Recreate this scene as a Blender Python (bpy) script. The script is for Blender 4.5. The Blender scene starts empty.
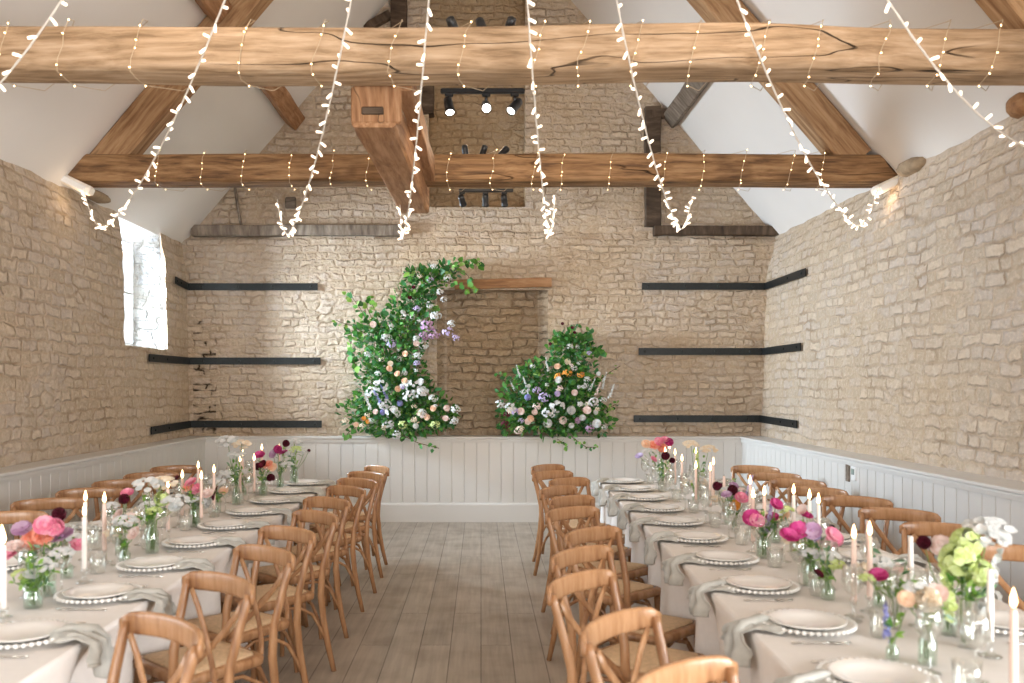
import bpy, math, random
from mathutils import Vector, Matrix, noise
R = random.Random(7)
PI = math.pi
scene = bpy.context.scene
COL = scene.collection
H = 1.62          # eye height
F = 880.0         # focal length in pixels of a 1024 wide frame

# ------------------------------------------------------------------ helpers
class MB:
    def __init__(s): s.v = []; s.f = []; s.flat = []
    def add(s, vs, fs, M=None, flat=False):
        n = len(s.v)
        if M is not None: vs = [M @ Vector(p) for p in vs]
        s.v += [tuple(p) for p in vs]
        for f in fs:
            s.f.append(tuple(i + n for i in f)); s.flat.append(flat)
        return s
    def box(s, c, d, M=None):
        x, y, z = d[0]/2, d[1]/2, d[2]/2
        vs = [(c[0]+i*x, c[1]+j*y, c[2]+k*z) for i in (-1,1) for j in (-1,1) for k in (-1,1)]
        fs = [(0,1,3,2),(4,6,7,5),(0,4,5,1),(2,3,7,6),(0,2,6,4),(1,5,7,3)]
        return s.add(vs, fs, M, True)
    def rbox(s, c, d, b, M=None):
        """box with chamfered edges (loft of five rings)"""
        x, y, z = d[0]/2, d[1]/2, d[2]/2
        def ring(ix, iy, zz):
            X, Y = x-ix, y-iy; q = b
            return [(c[0]+a, c[1]+e, c[2]+zz) for a, e in ((-X+q,-Y),(X-q,-Y),(X,-Y+q),(X,Y-q),(X-q,Y),(-X+q,Y),(-X,Y-q),(-X,-Y+q))]
        return s.loft([ring(b,b,-z), ring(0,0,-z+b), ring(0,0,z-b), ring(b,b,z)], M=M, flat=True)
    def loft(s, rings, caps=True, M=None, flat=False, closed=False):
        n = len(rings[0]); vs = [p for r in rings for p in r]; fs = []
        m = len(rings)
        for i in range(m if closed else m-1):
            a = i*n; b = ((i+1) % m)*n
            for j in range(n):
                k = (j+1) % n
                fs.append((a+j, a+k, b+k, b+j))
        if caps and not closed:
            fs.append(tuple(reversed(range(n)))); fs.append(tuple(range((m-1)*n, m*n)))
        return s.add(vs, fs, M, flat)
    def lathe(s, prof, n=16, M=None, caps=True):
        rings = [[(r*math.cos(2*PI*j/n), r*math.sin(2*PI*j/n), z) for j in range(n)] for r, z in prof]
        return s.loft(rings, caps=caps, M=M)
    def tube(s, pts, rad, n=8, M=None, ax=None, caps=True):
        """rad: number, list or (a,b) pairs for an elliptical section; ax: fixed side vector"""
        pts = [Vector(p) for p in pts]; rings = []; prev = None
        for i, p in enumerate(pts):
            t = (pts[min(i+1, len(pts)-1)] - pts[max(i-1, 0)]).normalized()
            if ax is not None: u = Vector(ax)
            elif prev is not None: u = prev
            else: u = Vector((0,0,1)) if abs(t.z) < .9 else Vector((1,0,0))
            u = (u - t*u.dot(t)).normalized(); w = t.cross(u); prev = u
            r = rad[i] if isinstance(rad, list) else rad
            a, b = r if isinstance(r, tuple) else (r, r)
            rings.append([p + u*a*math.cos(2*PI*j/n) + w*b*math.sin(2*PI*j/n) for j in range(n)])
        return s.loft(rings, caps=caps, M=M)
    def bar(s, pts, a, b, ax, M=None, bev=.3):
        """rectangular section a (along ax) x b with chamfered corners"""
        pts = [Vector(p) for p in pts]; rings = []
        for i, p in enumerate(pts):
            t = (pts[min(i+1, len(pts)-1)] - pts[max(i-1, 0)]).normalized()
            u = Vector(ax); u = (u - t*u.dot(t)).normalized(); w = t.cross(u)
            h, k = a/2, b/2; q = min(h, k)*bev
            rings.append([p + u*x + w*y for x, y in ((-h+q,-k),(h-q,-k),(h,-k+q),(h,k-q),(h-q,k),(-h+q,k),(-h,k-q),(-h,-k+q))])
        return s.loft(rings, M=M)
    def ball(s, c, r, n=8, m=5, sc=(1,1,1), M=None):
        prof = []
        rings = []
        for i in range(1, m):
            a = PI*i/m
            rings.append([(c[0]+r*sc[0]*math.sin(a)*math.cos(2*PI*j/n), c[1]+r*sc[1]*math.sin(a)*math.sin(2*PI*j/n), c[2]-r*sc[2]*math.cos(a)) for j in range(n)])
        return s.loft(rings, M=M)
    def build(s, name, mat, parent=None, smooth=True, loc=None):
        me = bpy.data.meshes.new(name); me.from_pydata(s.v, [], s.f)
        if smooth: me.polygons.foreach_set('use_smooth', [not f for f in s.flat])
        me.validate(); me.update()
        if mat: me.materials.append(mat)
        o = bpy.data.objects.new(name, me); COL.objects.link(o)
        if parent: o.parent = parent
        if loc: o.location = loc
        return o

def empty(name, loc=(0,0,0), rz=0):
    o = bpy.data.objects.new(name, None); COL.objects.link(o); o.location = loc; o.rotation_euler.z = rz
    o.empty_display_size = .05
    return o
def tag(o, label, cat=None, group=None, kind=None):
    if label: o['label'] = label
    if cat: o['category'] = cat
    if group: o['group'] = group
    if kind: o['kind'] = kind
    return o
KIDS = {}
def kids(o):
    return [c for c in bpy.data.objects if c.parent == o]
def proto(o):
    KIDS[o.name] = [(c, [(d, []) for d in kids(c)]) for c in kids(o)]
    return o
def dup(o, loc, rz=0, label=None, sc=None, rot=None):
    r = o.copy(); COL.objects.link(r); r.location = loc
    r.rotation_euler = rot if rot else (0, 0, rz)
    if sc: r.scale = sc
    if label: r['label'] = label
    for c, gs in KIDS.get(o.name, []):
        k = c.copy(); COL.objects.link(k); k.parent = r
        for d, _ in gs:
            g = d.copy(); COL.objects.link(g); g.parent = k
    return r
class Placer:
    """the first placement uses the prototype itself, later ones copy it"""
    def __init__(s, o): s.o = proto(o); s.used = False
    def __call__(s, loc, rz=0, label=None, sc=None, rot=None):
        if not s.used:
            s.used = True; o = s.o; o.location = loc; o.rotation_euler = rot if rot else (0,0,rz)
            if sc: o.scale = sc
            if label: o['label'] = label
            return o
        return dup(s.o, loc, rz, label, sc, rot)
NTH = ['first','second','third','fourth','fifth','sixth','seventh','eighth','ninth','tenth','eleventh','twelfth']
NTH += ['thirteenth','fourteenth','fifteenth','sixteenth','seventeenth','eighteenth','nineteenth','twentieth']
NTH += ['twenty-'+a for a in NTH[:9]]

# ------------------------------------------------------------------ materials
def newmat(name):
    m = bpy.data.materials.new(name); m.use_nodes = True; nt = m.node_tree
    b = nt.nodes['Principled BSDF']; return m, nt, b
def N(nt, t, **kw):
    n = nt.nodes.new(t)
    for k, v in kw.items():
        if k.startswith('i_'): n.inputs[k[2:].replace('_', ' ')].default_value = v
        else: setattr(n, k, v)
    return n
def mix(nt, fac, a, b, mode='MIX'):
    n = nt.nodes.new('ShaderNodeMix'); n.data_type = 'RGBA'; n.blend_type = mode
    for s, x in ((n.inputs[0], fac), (n.inputs[6], a), (n.inputs[7], b)):
        if hasattr(x, 'is_linked'): nt.links.new(x, s)
        elif isinstance(x, (int, float)): s.default_value = x
        else: s.default_value = (*x[:3], 1)
    return n.outputs[2]
def ramp(nt, src, stops):
    n = nt.nodes.new('ShaderNodeValToRGB'); e = n.color_ramp.elements
    while len(e) < len(stops): e.new(.5)
    for k, (p, c) in zip(e, stops):
        k.position = p; k.color = (*c, 1) if not isinstance(c, (int, float)) else (c, c, c, 1)
    nt.links.new(src, n.inputs[0]); return n.outputs[0]
def math_(nt, op, a, b=None):
    n = nt.nodes.new('ShaderNodeMath'); n.operation = op
    for i, x in enumerate((a, b)):
        if x is None: continue
        if hasattr(x, 'is_linked'): nt.links.new(x, n.inputs[i])
        else: n.inputs[i].default_value = x
    return n.outputs[0]
def srgb(r, g, b):
    f = lambda c: ((c/255+.055)/1.055)**2.4 if c/255 > .04045 else c/255/12.92
    return (f(r), f(g), f(b))
def simple(name, col, rough=.5, metal=0, var=.12, scale=12, bump=0, spec=.5, sss=0, emis=None, estr=0, trans=0):
    m, nt, b = newmat(name); L = nt.links
    tc = N(nt, 'ShaderNodeTexCoord'); no = N(nt, 'ShaderNodeTexNoise', i_Scale=scale, i_Detail=3)
    L.new(tc.outputs['Object'], no.inputs['Vector'])
    c0 = tuple(c*(1-var) for c in col); c1 = tuple(min(1, c*(1+var)) for c in col)
    L.new(ramp(nt, no.outputs['Fac'], [(.3, c0), (.7, c1)]), b.inputs['Base Color'])
    b.inputs['Roughness'].default_value = rough; b.inputs['Metallic'].default_value = metal
    b.inputs['Specular IOR Level'].default_value = spec
    if bump:
        bp = N(nt, 'ShaderNodeBump', i_Strength=bump, i_Distance=.01); L.new(no.outputs['Fac'], bp.inputs['Height']); L.new(bp.outputs[0], b.inputs['Normal'])
    if emis: b.inputs['Emission Color'].default_value = (*emis, 1); b.inputs['Emission Strength'].default_value = estr
    if trans:
        b.inputs['Transmission Weight'].default_value = trans
    return m
def emit(name, col, strength):
    m = bpy.data.materials.new(name); m.use_nodes = True; nt = m.node_tree; nt.nodes.clear()
    e = N(nt, 'ShaderNodeEmission'); e.inputs[0].default_value = (*col, 1); e.inputs[1].default_value = strength
    o = N(nt, 'ShaderNodeOutputMaterial'); nt.links.new(e.outputs[0], o.inputs[0]); return m
def island(name, cols, rough=.55, trans=0.0, spec=.3):
    """colour picked per leaf or petal"""
    m, nt, b = newmat(name); L = nt.links
    g = N(nt, 'ShaderNodeNewGeometry')
    st = [(i/(len(cols)), c) for i, c in enumerate(cols)]
    r = nt.nodes.new('ShaderNodeValToRGB'); r.color_ramp.interpolation = 'CONSTANT'; e = r.color_ramp.elements
    while len(e) < len(st): e.new(.5)
    for k, (p, c) in zip(e, st): k.position = p; k.color = (*c, 1)
    L.new(g.outputs['Random Per Island'], r.inputs[0]); L.new(r.outputs[0], b.inputs['Base Color'])
    b.inputs['Roughness'].default_value = rough; b.inputs['Specular IOR Level'].default_value = spec
    if trans:
        t = N(nt, 'ShaderNodeBsdfTranslucent'); L.new(r.outputs[0], t.inputs[0])
        ms = N(nt, 'ShaderNodeMixShader'); ms.inputs[0].default_value = trans
        L.new(b.outputs[0], ms.inputs[1]); L.new(t.outputs[0], ms.inputs[2])
        L.new(ms.outputs[0], nt.nodes['Material Output'].inputs[0])
    return m

def stone(name, axes, base, tint=0.6, row=.088, width=.22, seed=0.0, bumpk=1.0, dark=None):
    """coursed rubble; axes = which object coordinates run along and up the wall"""
    m, nt, b = newmat(name); L = nt.links
    tc = N(nt, 'ShaderNodeTexCoord'); sp = N(nt, 'ShaderNodeSeparateXYZ'); L.new(tc.outputs['Object'], sp.inputs[0])
    cb = N(nt, 'ShaderNodeCombineXYZ')
    L.new(math_(nt, 'ADD', sp.outputs[axes[0]], seed), cb.inputs[0]); L.new(sp.outputs[axes[1]], cb.inputs[1])
    L.new(math_(nt, 'MULTIPLY', sp.outputs[3-axes[0]-axes[1] if 3-axes[0]-axes[1] in (0,1,2) else 0], 1.0), cb.inputs[2])
    P = cb.outputs[0]
    n1 = N(nt, 'ShaderNodeTexNoise', i_Scale=1.7, i_Detail=2); L.new(P, n1.inputs['Vector'])
    n2 = N(nt, 'ShaderNodeTexNoise', i_Scale=12.0, i_Detail=4); L.new(P, n2.inputs['Vector'])
    def off(nn, k):
        v = N(nt, 'ShaderNodeVectorMath', operation='SUBTRACT'); L.new(nn.outputs['Color'], v.inputs[0]); v.inputs[1].default_value = (.5,.5,.5)
        w = N(nt, 'ShaderNodeVectorMath', operation='MULTIPLY'); L.new(v.outputs[0], w.inputs[0]); w.inputs[1].default_value = k; return w.outputs[0]
    a1 = N(nt, 'ShaderNodeVectorMath', operation='ADD'); L.new(P, a1.inputs[0]); L.new(off(n1, (.20,.11,0)), a1.inputs[1])
    a2 = N(nt, 'ShaderNodeVectorMath', operation='ADD'); L.new(a1.outputs[0], a2.inputs[0]); L.new(off(n2, (.085,.06,0)), a2.inputs[1])
    def brick(vec, w, h, mort, sq):
        k = N(nt, 'ShaderNodeTexBrick', offset=.43, offset_frequency=2, squash=sq, squash_frequency=3)
        k.inputs['Scale'].default_value = 1; k.inputs['Brick Width'].default_value = w; k.inputs['Row Height'].default_value = h
        k.inputs['Mortar Size'].default_value = mort; k.inputs['Mortar Smooth'].default_value = 1.0
        k.inputs['Color1'].default_value = (0,0,0,1); k.inputs['Color2'].default_value = (1,1,1,1); k.inputs['Mortar'].default_value = (.5,.5,.5,1)
        L.new(vec, k.inputs['Vector']); return k
    k1 = brick(a2.outputs[0], width, row, .022, .62)
    # irregular chips
    vs = N(nt, 'ShaderNodeVectorMath', operation='MULTIPLY'); L.new(a2.outputs[0], vs.inputs[0]); vs.inputs[1].default_value = (5.0, 11.5, 1)
    vo = N(nt, 'ShaderNodeTexVoronoi', feature='DISTANCE_TO_EDGE', i_Scale=1, voronoi_dimensions='2D'); vo.inputs['Randomness'].default_value = .8; L.new(vs.outputs[0], vo.inputs['Vector'])
    vc = N(nt, 'ShaderNodeTexVoronoi', feature='F1', i_Scale=1, voronoi_dimensions='2D'); vc.inputs['Randomness'].default_value = .9; L.new(vs.outputs[0], vc.inputs['Vector'])
    ve = ramp(nt, vo.outputs['Distance'], [(0, 0.0), (.16, 1.0)])
    be = ramp(nt, k1.outputs['Fac'], [(0, 1.0), (.9, 0.0)])
    selr = ramp(nt, n1.outputs['Fac'], [(.54, 0.0), (.66, 1.0)])
    edge = mix(nt, selr, be, ve)                               # 1 on stones, 0 in joints
    rnd = mix(nt, selr, k1.outputs['Color'], vc.outputs['Color'])
    rn = N(nt, 'ShaderNodeRGBToBW'); L.new(rnd, rn.inputs[0])
    n3 = N(nt, 'ShaderNodeTexNoise', i_Scale=16, i_Detail=6, i_Roughness=.65); L.new(P, n3.inputs['Vector'])
    n4 = N(nt, 'ShaderNodeTexNoise', i_Scale=.55, i_Detail=3); L.new(P, n4.inputs['Vector'])
    lo = tuple(c*.88 for c in base); hi = tuple(min(1, c*1.12) for c in base)
    warm = (base[0]*.98, base[1]*.85, base[2]*.68); grey = (base[0]*.96, base[1]*1.0, base[2]*1.12)
    c = ramp(nt, rn.outputs[0], [(.1, lo), (.4, base), (.6, grey), (.9, hi)])
    c = mix(nt, math_(nt, 'MULTIPLY', ramp(nt, n4.outputs['Fac'], [(.42, 0.0), (.66, 1.0)]), tint), c, warm)
    c = mix(nt, math_(nt, 'MULTIPLY', ramp(nt, n3.outputs['Fac'], [(.35, 1.0), (.6, 0.0)]), .35), c, tuple(v*.66 for v in warm))
    n7 = N(nt, 'ShaderNodeTexNoise', i_Scale=34, i_Detail=3, i_Roughness=.6); L.new(P, n7.inputs['Vector'])
    c = mix(nt, math_(nt, 'MULTIPLY', ramp(nt, n7.outputs['Fac'], [(.50, 0.0), (.66, 1.0)]), .45), c, tuple(min(1, v*1.28) for v in base))
    n8 = N(nt, 'ShaderNodeTexNoise', i_Scale=5.5, i_Detail=4, i_Roughness=.6); L.new(P, n8.inputs['Vector'])
    c = mix(nt, math_(nt, 'MULTIPLY', ramp(nt, n8.outputs['Fac'], [(.52, 0.0), (.66, 1.0)]), .4), c, (base[0]*1.12, base[1]*1.16, base[2]*1.24))
    mort = tuple(min(1, v*1.0) for v in (base[0]*.93, base[1]*.84, base[2]*.72))
    c = mix(nt, math_(nt, 'MULTIPLY', math_(nt, 'SUBTRACT', 1.0, edge), .45), c, mort)
    # dark gaps between some stones
    n5 = N(nt, 'ShaderNodeTexNoise', i_Scale=3.1, i_Detail=2); L.new(P, n5.inputs['Vector'])
    gap = math_(nt, 'MULTIPLY', math_(nt, 'SUBTRACT', 1.0, edge), ramp(nt, n5.outputs['Fac'], [(.50, 0.0), (.68, 1.0)]))
    c = mix(nt, math_(nt, 'MULTIPLY', gap, .42), c, (base[0]*.35, base[1]*.26, base[2]*.17))
    if dark:   # (axis, lo, hi, zlo, zhi): dark gaps in the joints of one stretch of wall (missing mortar)
        x = sp.outputs[dark[0]]
        f = math_(nt, 'MULTIPLY', math_(nt, 'GREATER_THAN', x, dark[1]), math_(nt, 'LESS_THAN', x, dark[2]))
        f = math_(nt, 'MULTIPLY', f, math_(nt, 'MULTIPLY', math_(nt, 'GREATER_THAN', sp.outputs[2], dark[3]), math_(nt, 'LESS_THAN', sp.outputs[2], dark[4])))
        n6 = N(nt, 'ShaderNodeTexNoise', i_Scale=1, i_Detail=2); v6 = N(nt, 'ShaderNodeVectorMath', operation='MULTIPLY'); L.new(P, v6.inputs[0]); v6.inputs[1].default_value = (4, 14, 1); L.new(v6.outputs[0], n6.inputs['Vector'])
        f = math_(nt, 'MULTIPLY', math_(nt, 'MULTIPLY', f, math_(nt, 'SUBTRACT', 1.25, edge)), ramp(nt, n6.outputs['Fac'], [(.47, 0.0), (.57, 1.0)]))
        c = mix(nt, math_(nt, 'MULTIPLY', f, .85), c, (.035,.022,.012))
    L.new(c, b.inputs['Base Color']); b.inputs['Roughness'].default_value = .93; b.inputs['Specular IOR Level'].default_value = .15
    hgt = math_(nt, 'ADD', math_(nt, 'MULTIPLY', edge, .5), math_(nt, 'MULTIPLY', n3.outputs['Fac'], 1.3))
    hgt = math_(nt, 'ADD', hgt, math_(nt, 'MULTIPLY', rn.outputs[0], .5))
    hgt = math_(nt, 'ADD', hgt, math_(nt, 'MULTIPLY', n8.outputs['Fac'], .9))
    bp = N(nt, 'ShaderNodeBump', i_Strength=.95*bumpk, i_Distance=.034); L.new(hgt, bp.inputs['Height']); L.new(bp.outputs[0], b.inputs['Normal'])
    return m

def wood(name, c0, c1, c2, axis=0, grain=14, crack=.5, rough=.65, bump=.5, spec=.3, along=2.6, knots=0.35):
    m, nt, b = newmat(name); L = nt.links
    tc = N(nt, 'ShaderNodeTexCoord')
    s = [grain]*3; s[axis] = along
    mp = N(nt, 'ShaderNodeVectorMath', operation='MULTIPLY'); L.new(tc.outputs['Object'], mp.inputs[0]); mp.inputs[1].default_value = s
    n0 = N(nt, 'ShaderNodeTexNoise', i_Scale=1.3, i_Detail=2); L.new(tc.outputs['Object'], n0.inputs['Vector'])
    ad = N(nt, 'ShaderNodeVectorMath', operation='MULTIPLY'); L.new(n0.outputs['Color'], ad.inputs[0]); ad.inputs[1].default_value = (2.2,2.2,2.2)
    a2 = N(nt, 'ShaderNodeVectorMath', operation='ADD'); L.new(mp.outputs[0], a2.inputs[0]); L.new(ad.outputs[0], a2.inputs[1])
    n1 = N(nt, 'ShaderNodeTexNoise', i_Scale=1, i_Detail=6, i_Roughness=.62); L.new(a2.outputs[0], n1.inputs['Vector'])
    c = ramp(nt, n1.outputs['Fac'], [(.34, c0), (.5, c1), (.66, c2)])
    n3 = N(nt, 'ShaderNodeTexNoise', i_Scale=2.2, i_Detail=3); L.new(tc.outputs['Object'], n3.inputs['Vector'])
    c = mix(nt, math_(nt, 'MULTIPLY', ramp(nt, n3.outputs['Fac'], [(.55, 0.0), (.75, 1.0)]), knots), c, tuple(v*.55 for v in c0))
    h = n1.outputs['Fac']
    if crack:
        s2 = [7]*3; s2[axis] = .8
        m2 = N(nt, 'ShaderNodeVectorMath', operation='MULTIPLY'); L.new(tc.outputs['Object'], m2.inputs[0]); m2.inputs[1].default_value = s2
        a3 = N(nt, 'ShaderNodeVectorMath', operation='ADD'); L.new(m2.outputs[0], a3.inputs[0]); L.new(math_(nt, 'MULTIPLY', n0.outputs['Fac'], .6), a3.inputs[1])
        n2 = N(nt, 'ShaderNodeTexNoise', i_Scale=1, i_Detail=1.5, i_Roughness=.4); L.new(a3.outputs[0], n2.inputs['Vector'])
        d = math_(nt, 'ABSOLUTE', math_(nt, 'SUBTRACT', n2.outputs['Fac'], .5))
        cr = ramp(nt, d, [(0.0, 1.0), (.002, 1.0), (.006, 0.0)])
        br = N(nt, 'ShaderNodeTexNoise', i_Scale=.9, i_Detail=1); L.new(tc.outputs['Object'], br.inputs['Vector'])
        cr = math_(nt, 'MULTIPLY', cr, ramp(nt, br.outputs['Fac'], [(.46, 0.0), (.56, 1.0)]))
        c = mix(nt, math_(nt, 'MULTIPLY', cr, crack), c, tuple(v*.14 for v in c0))
        h = math_(nt, 'SUBTRACT', h, math_(nt, 'MULTIPLY', cr, 1.6))
    L.new(c, b.inputs['Base Color']); b.inputs['Roughness'].default_value = rough; b.inputs['Specular IOR Level'].default_value = spec
    bp = N(nt, 'ShaderNodeBump', i_Strength=bump, i_Distance=.012); L.new(h, bp.inputs['Height']); L.new(bp.outputs[0], b.inputs['Normal'])
    return m

STONE_BASE = (.60, .495, .385)
M = {}
M['stone_back'] = stone('gable_rubble', (0,2), STONE_BASE, .6, seed=3.3, bumpk=1.1, dark=(0, -3.5, -3.22, 1.05, 2.55))
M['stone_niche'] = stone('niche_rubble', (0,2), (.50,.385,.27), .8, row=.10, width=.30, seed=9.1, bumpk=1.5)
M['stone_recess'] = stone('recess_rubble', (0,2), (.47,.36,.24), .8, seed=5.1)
M['stone_side'] = stone('side_rubble', (1,2), STONE_BASE, .5, row=.10, width=.25, seed=1.2, bumpk=.9)
M['whitewash'] = stone('whitewashed_rubble', (0,2), (.62,.61,.585), .1, row=.12, width=.25, seed=4.4, bumpk=1.3)
M['plaster'] = simple('ceiling_plaster', (.77,.735,.70), .9, var=.02, scale=1.3, bump=.12, spec=.2)
M['panel'] = simple('panel_paint', (.68,.665,.64), .45, var=.015, scale=3, spec=.4)
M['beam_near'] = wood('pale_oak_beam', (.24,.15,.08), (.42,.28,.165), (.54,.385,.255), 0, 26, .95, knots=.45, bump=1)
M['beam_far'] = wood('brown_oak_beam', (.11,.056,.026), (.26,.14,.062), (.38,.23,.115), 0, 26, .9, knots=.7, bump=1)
M['beam_post'] = wood('orange_oak', (.22,.10,.045), (.35,.18,.085), (.47,.27,.15), 2, 26, .7)
M['rafter'] = wood('rafter_oak', (.22,.11,.05), (.36,.21,.105), (.47,.30,.165), 2, 28, .7)
M['dark_wood'] = wood('dark_old_oak', (.035,.022,.014), (.075,.048,.03), (.13,.09,.06), 0, 14, .5)
M['lintel'] = wood('niche_lintel_oak', (.17,.075,.03), (.30,.15,.065), (.40,.22,.11), 0, 14, .5)
M['grey_wood'] = wood('weathered_grey_oak', (.10,.075,.055), (.19,.15,.115), (.30,.25,.2), 0, 14, .5)
M['iron'] = simple('black_iron', (.012,.016,.017), .42, .25, var=.3, scale=30, bump=.15)
M['black'] = simple('black_paint', (.012,.012,.013), .35, var=.1)
M['chair'] = wood('honey_oak_chair', (.27,.13,.06), (.40,.21,.10), (.50,.285,.15), 2, 22, 0, rough=.24, bump=.08, spec=.5, along=3, knots=0)
M['seat'] = simple('woven_rush_seat', (.64,.45,.27), .6, var=.14, scale=60, bump=.5)
M['cloth'] = simple('linen_tablecloth', (.80,.765,.73), .85, var=.02, scale=40, bump=.08, spec=.15)
M['napkin'] = simple('sage_linen', (.47,.465,.43), .9, var=.09, scale=25, bump=.15, spec=.1)
M['china'] = simple('white_china', (.84,.82,.79), .16, var=.01, spec=.6)
M['charger'] = simple('pearl_glass', (.84,.83,.80), .3, var=.04, scale=20, spec=.4)
M['steel'] = simple('polished_cutlery', (.72,.70,.66), .2, 1.0, var=.05)
M['wax'] = simple('blush_wax', (.80,.60,.51), .5, var=.03, spec=.4)
M['wax_white'] = simple('ivory_wax', (.86,.80,.74), .5, var=.03, spec=.4)
M['wick'] = simple('charred_wick', (.03,.02,.02), .9)
M['flame'] = emit('candle_flame', (1, .62, .30), 9)
M['led'] = emit('warm_led', (1, .84, .66), 2.2)
M['led_small'] = emit('small_warm_led', (1, .70, .36), 7)
M['wire'] = simple('clear_light_wire', (.86,.80,.72), .35, var=.02, emis=(1,.8,.6), estr=.0)
M['wire_beam'] = simple('tan_light_wire', (.55,.42,.28), .4, var=.02)
M['spot_lit'] = emit('lit_spot_face', (1, .93, .82), 14)
M['lamp_box'] = simple('milky_lamp_cover', (.80,.76,.70), .3, emis=(1,.75,.5), estr=.05)
M['socket'] = simple('white_switch_plate', (.85,.86,.86), .3, var=.01)
M['green_led'] = simple('green_grey_display', (.26,.33,.31), .3)
M['frame'] = simple('white_window_frame', (.85,.86,.87), .4, var=.01)
M['stem'] = simple('green_stem', (.16,.27,.07), .5)
M['bark'] = simple('brown_twig', (.14,.09,.05), .8)
M['water'] = None
def glassmat(name, tint=(1,1,1), k=.16, rough=.02):
    m = bpy.data.materials.new(name); m.use_nodes = True; nt = m.node_tree; nt.nodes.clear(); L = nt.links
    t = N(nt, 'ShaderNodeBsdfTransparent'); t.inputs[0].default_value = (*tint, 1)
    g = N(nt, 'ShaderNodeBsdfGlossy'); g.inputs['Roughness'].default_value = rough; g.inputs[0].default_value = (1,1,1,1)
    lw = N(nt, 'ShaderNodeLayerWeight', i_Blend=.35); lw.inputs[0].default_value = .35
    no = N(nt, 'ShaderNodeTexNoise', i_Scale=30); tc = N(nt, 'ShaderNodeTexCoord'); L.new(tc.outputs['Object'], no.inputs['Vector'])
    bp = N(nt, 'ShaderNodeBump', i_Strength=.10, i_Distance=.004); L.new(no.outputs['Fac'], bp.inputs['Height']); L.new(bp.outputs[0], g.inputs['Normal'])
    f = math_(nt, 'ADD', math_(nt, 'MULTIPLY', lw.outputs['Facing'], .55), k*.5)
    ms = N(nt, 'ShaderNodeMixShader'); L.new(f, ms.inputs[0]); L.new(t.outputs[0], ms.inputs[1]); L.new(g.outputs[0], ms.inputs[2])
    o = N(nt, 'ShaderNodeOutputMaterial'); L.new(ms.outputs[0], o.inputs[0]); return m
M['glass'] = glassmat('clear_glass', (.96,.97,.96))
M['glass_green'] = glassmat('green_tinted_glass', (.89,.95,.91), .14)
M['pane'] = glassmat('window_pane', (.97,.98,.98), .05)
G = srgb
M['leaf'] = island('mixed_green_leaves', [(.05,.17,.03),(.07,.23,.05),(.11,.31,.06),(.04,.14,.04),(.15,.36,.08),(.08,.27,.10)], .5, .3)
M['leaf_light'] = island('fresh_green_leaves', [(.16,.33,.05),(.25,.45,.08),(.10,.28,.04),(.33,.52,.14)], .5, .35)
M['leaf_grey'] = island('grey_green_foliage', [(.14,.26,.15),(.20,.34,.20),(.10,.22,.10),(.28,.40,.28)], .6, .3)
PET = {
 'white': [(.70,.71,.70),(.78,.77,.75),(.62,.65,.64)], 'cream': [(.86,.76,.60),(.84,.70,.52),(.88,.80,.68)],
 'peach': [(.86,.52,.34),(.84,.60,.42),(.88,.66,.50)], 'coral': [(.88,.30,.20),(.86,.40,.28),(.90,.48,.38)],
 'pink': [(.84,.30,.42),(.86,.42,.52),(.80,.24,.38)], 'magenta': [(.55,.04,.22),(.68,.10,.32),(.45,.03,.16)],
 'lilac': [(.60,.50,.74),(.66,.58,.80),(.52,.42,.70)], 'blue': [(.34,.36,.66),(.42,.44,.74),(.28,.28,.58)],
 'burgundy': [(.09,.008,.02),(.15,.012,.035),(.06,.006,.012)], 'orange': [(.86,.38,.06),(.84,.46,.12),(.80,.30,.04)],
 'mauve': [(.50,.30,.48),(.60,.42,.58),(.44,.24,.40)], 'lime': [(.62,.72,.30),(.70,.80,.42),(.54,.64,.22)], 'blush': [(.86,.70,.64),(.88,.76,.72),(.82,.62,.56)] }
for k, v in PET.items(): M['p_'+k] = island(k+'_petals', v, .6, .25)

# ------------------------------------------------------------------ the shell
BY = 10.70        # stone gable wall
PY = 10.56        # face of the panelling on the gable
LX, RX = -3.31, 3.13
YN = -5.5         # wall behind the camera
def lwx(z):  # stone face of the left wall, leaning out
    return -3.54 - .02*(z-1) - (.06*max(0, z-3.05)/.35)
def rwx(z):
    return 3.40 + .04*(z-1) + (.10*max(0, z-3.05)/.4)
ZL, ZR = 3.37, 3.46
APX, APZ = -.03, 7.66
slopeL = (APZ-ZL)/(APX-lwx(ZL)); slopeR = (APZ-ZR)/(rwx(ZR)-APX)
def ceil_z(x):
    return ZL + (x-lwx(ZL))*slopeL if x < APX else ZR + (rwx(ZR)-x)*slopeR

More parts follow.
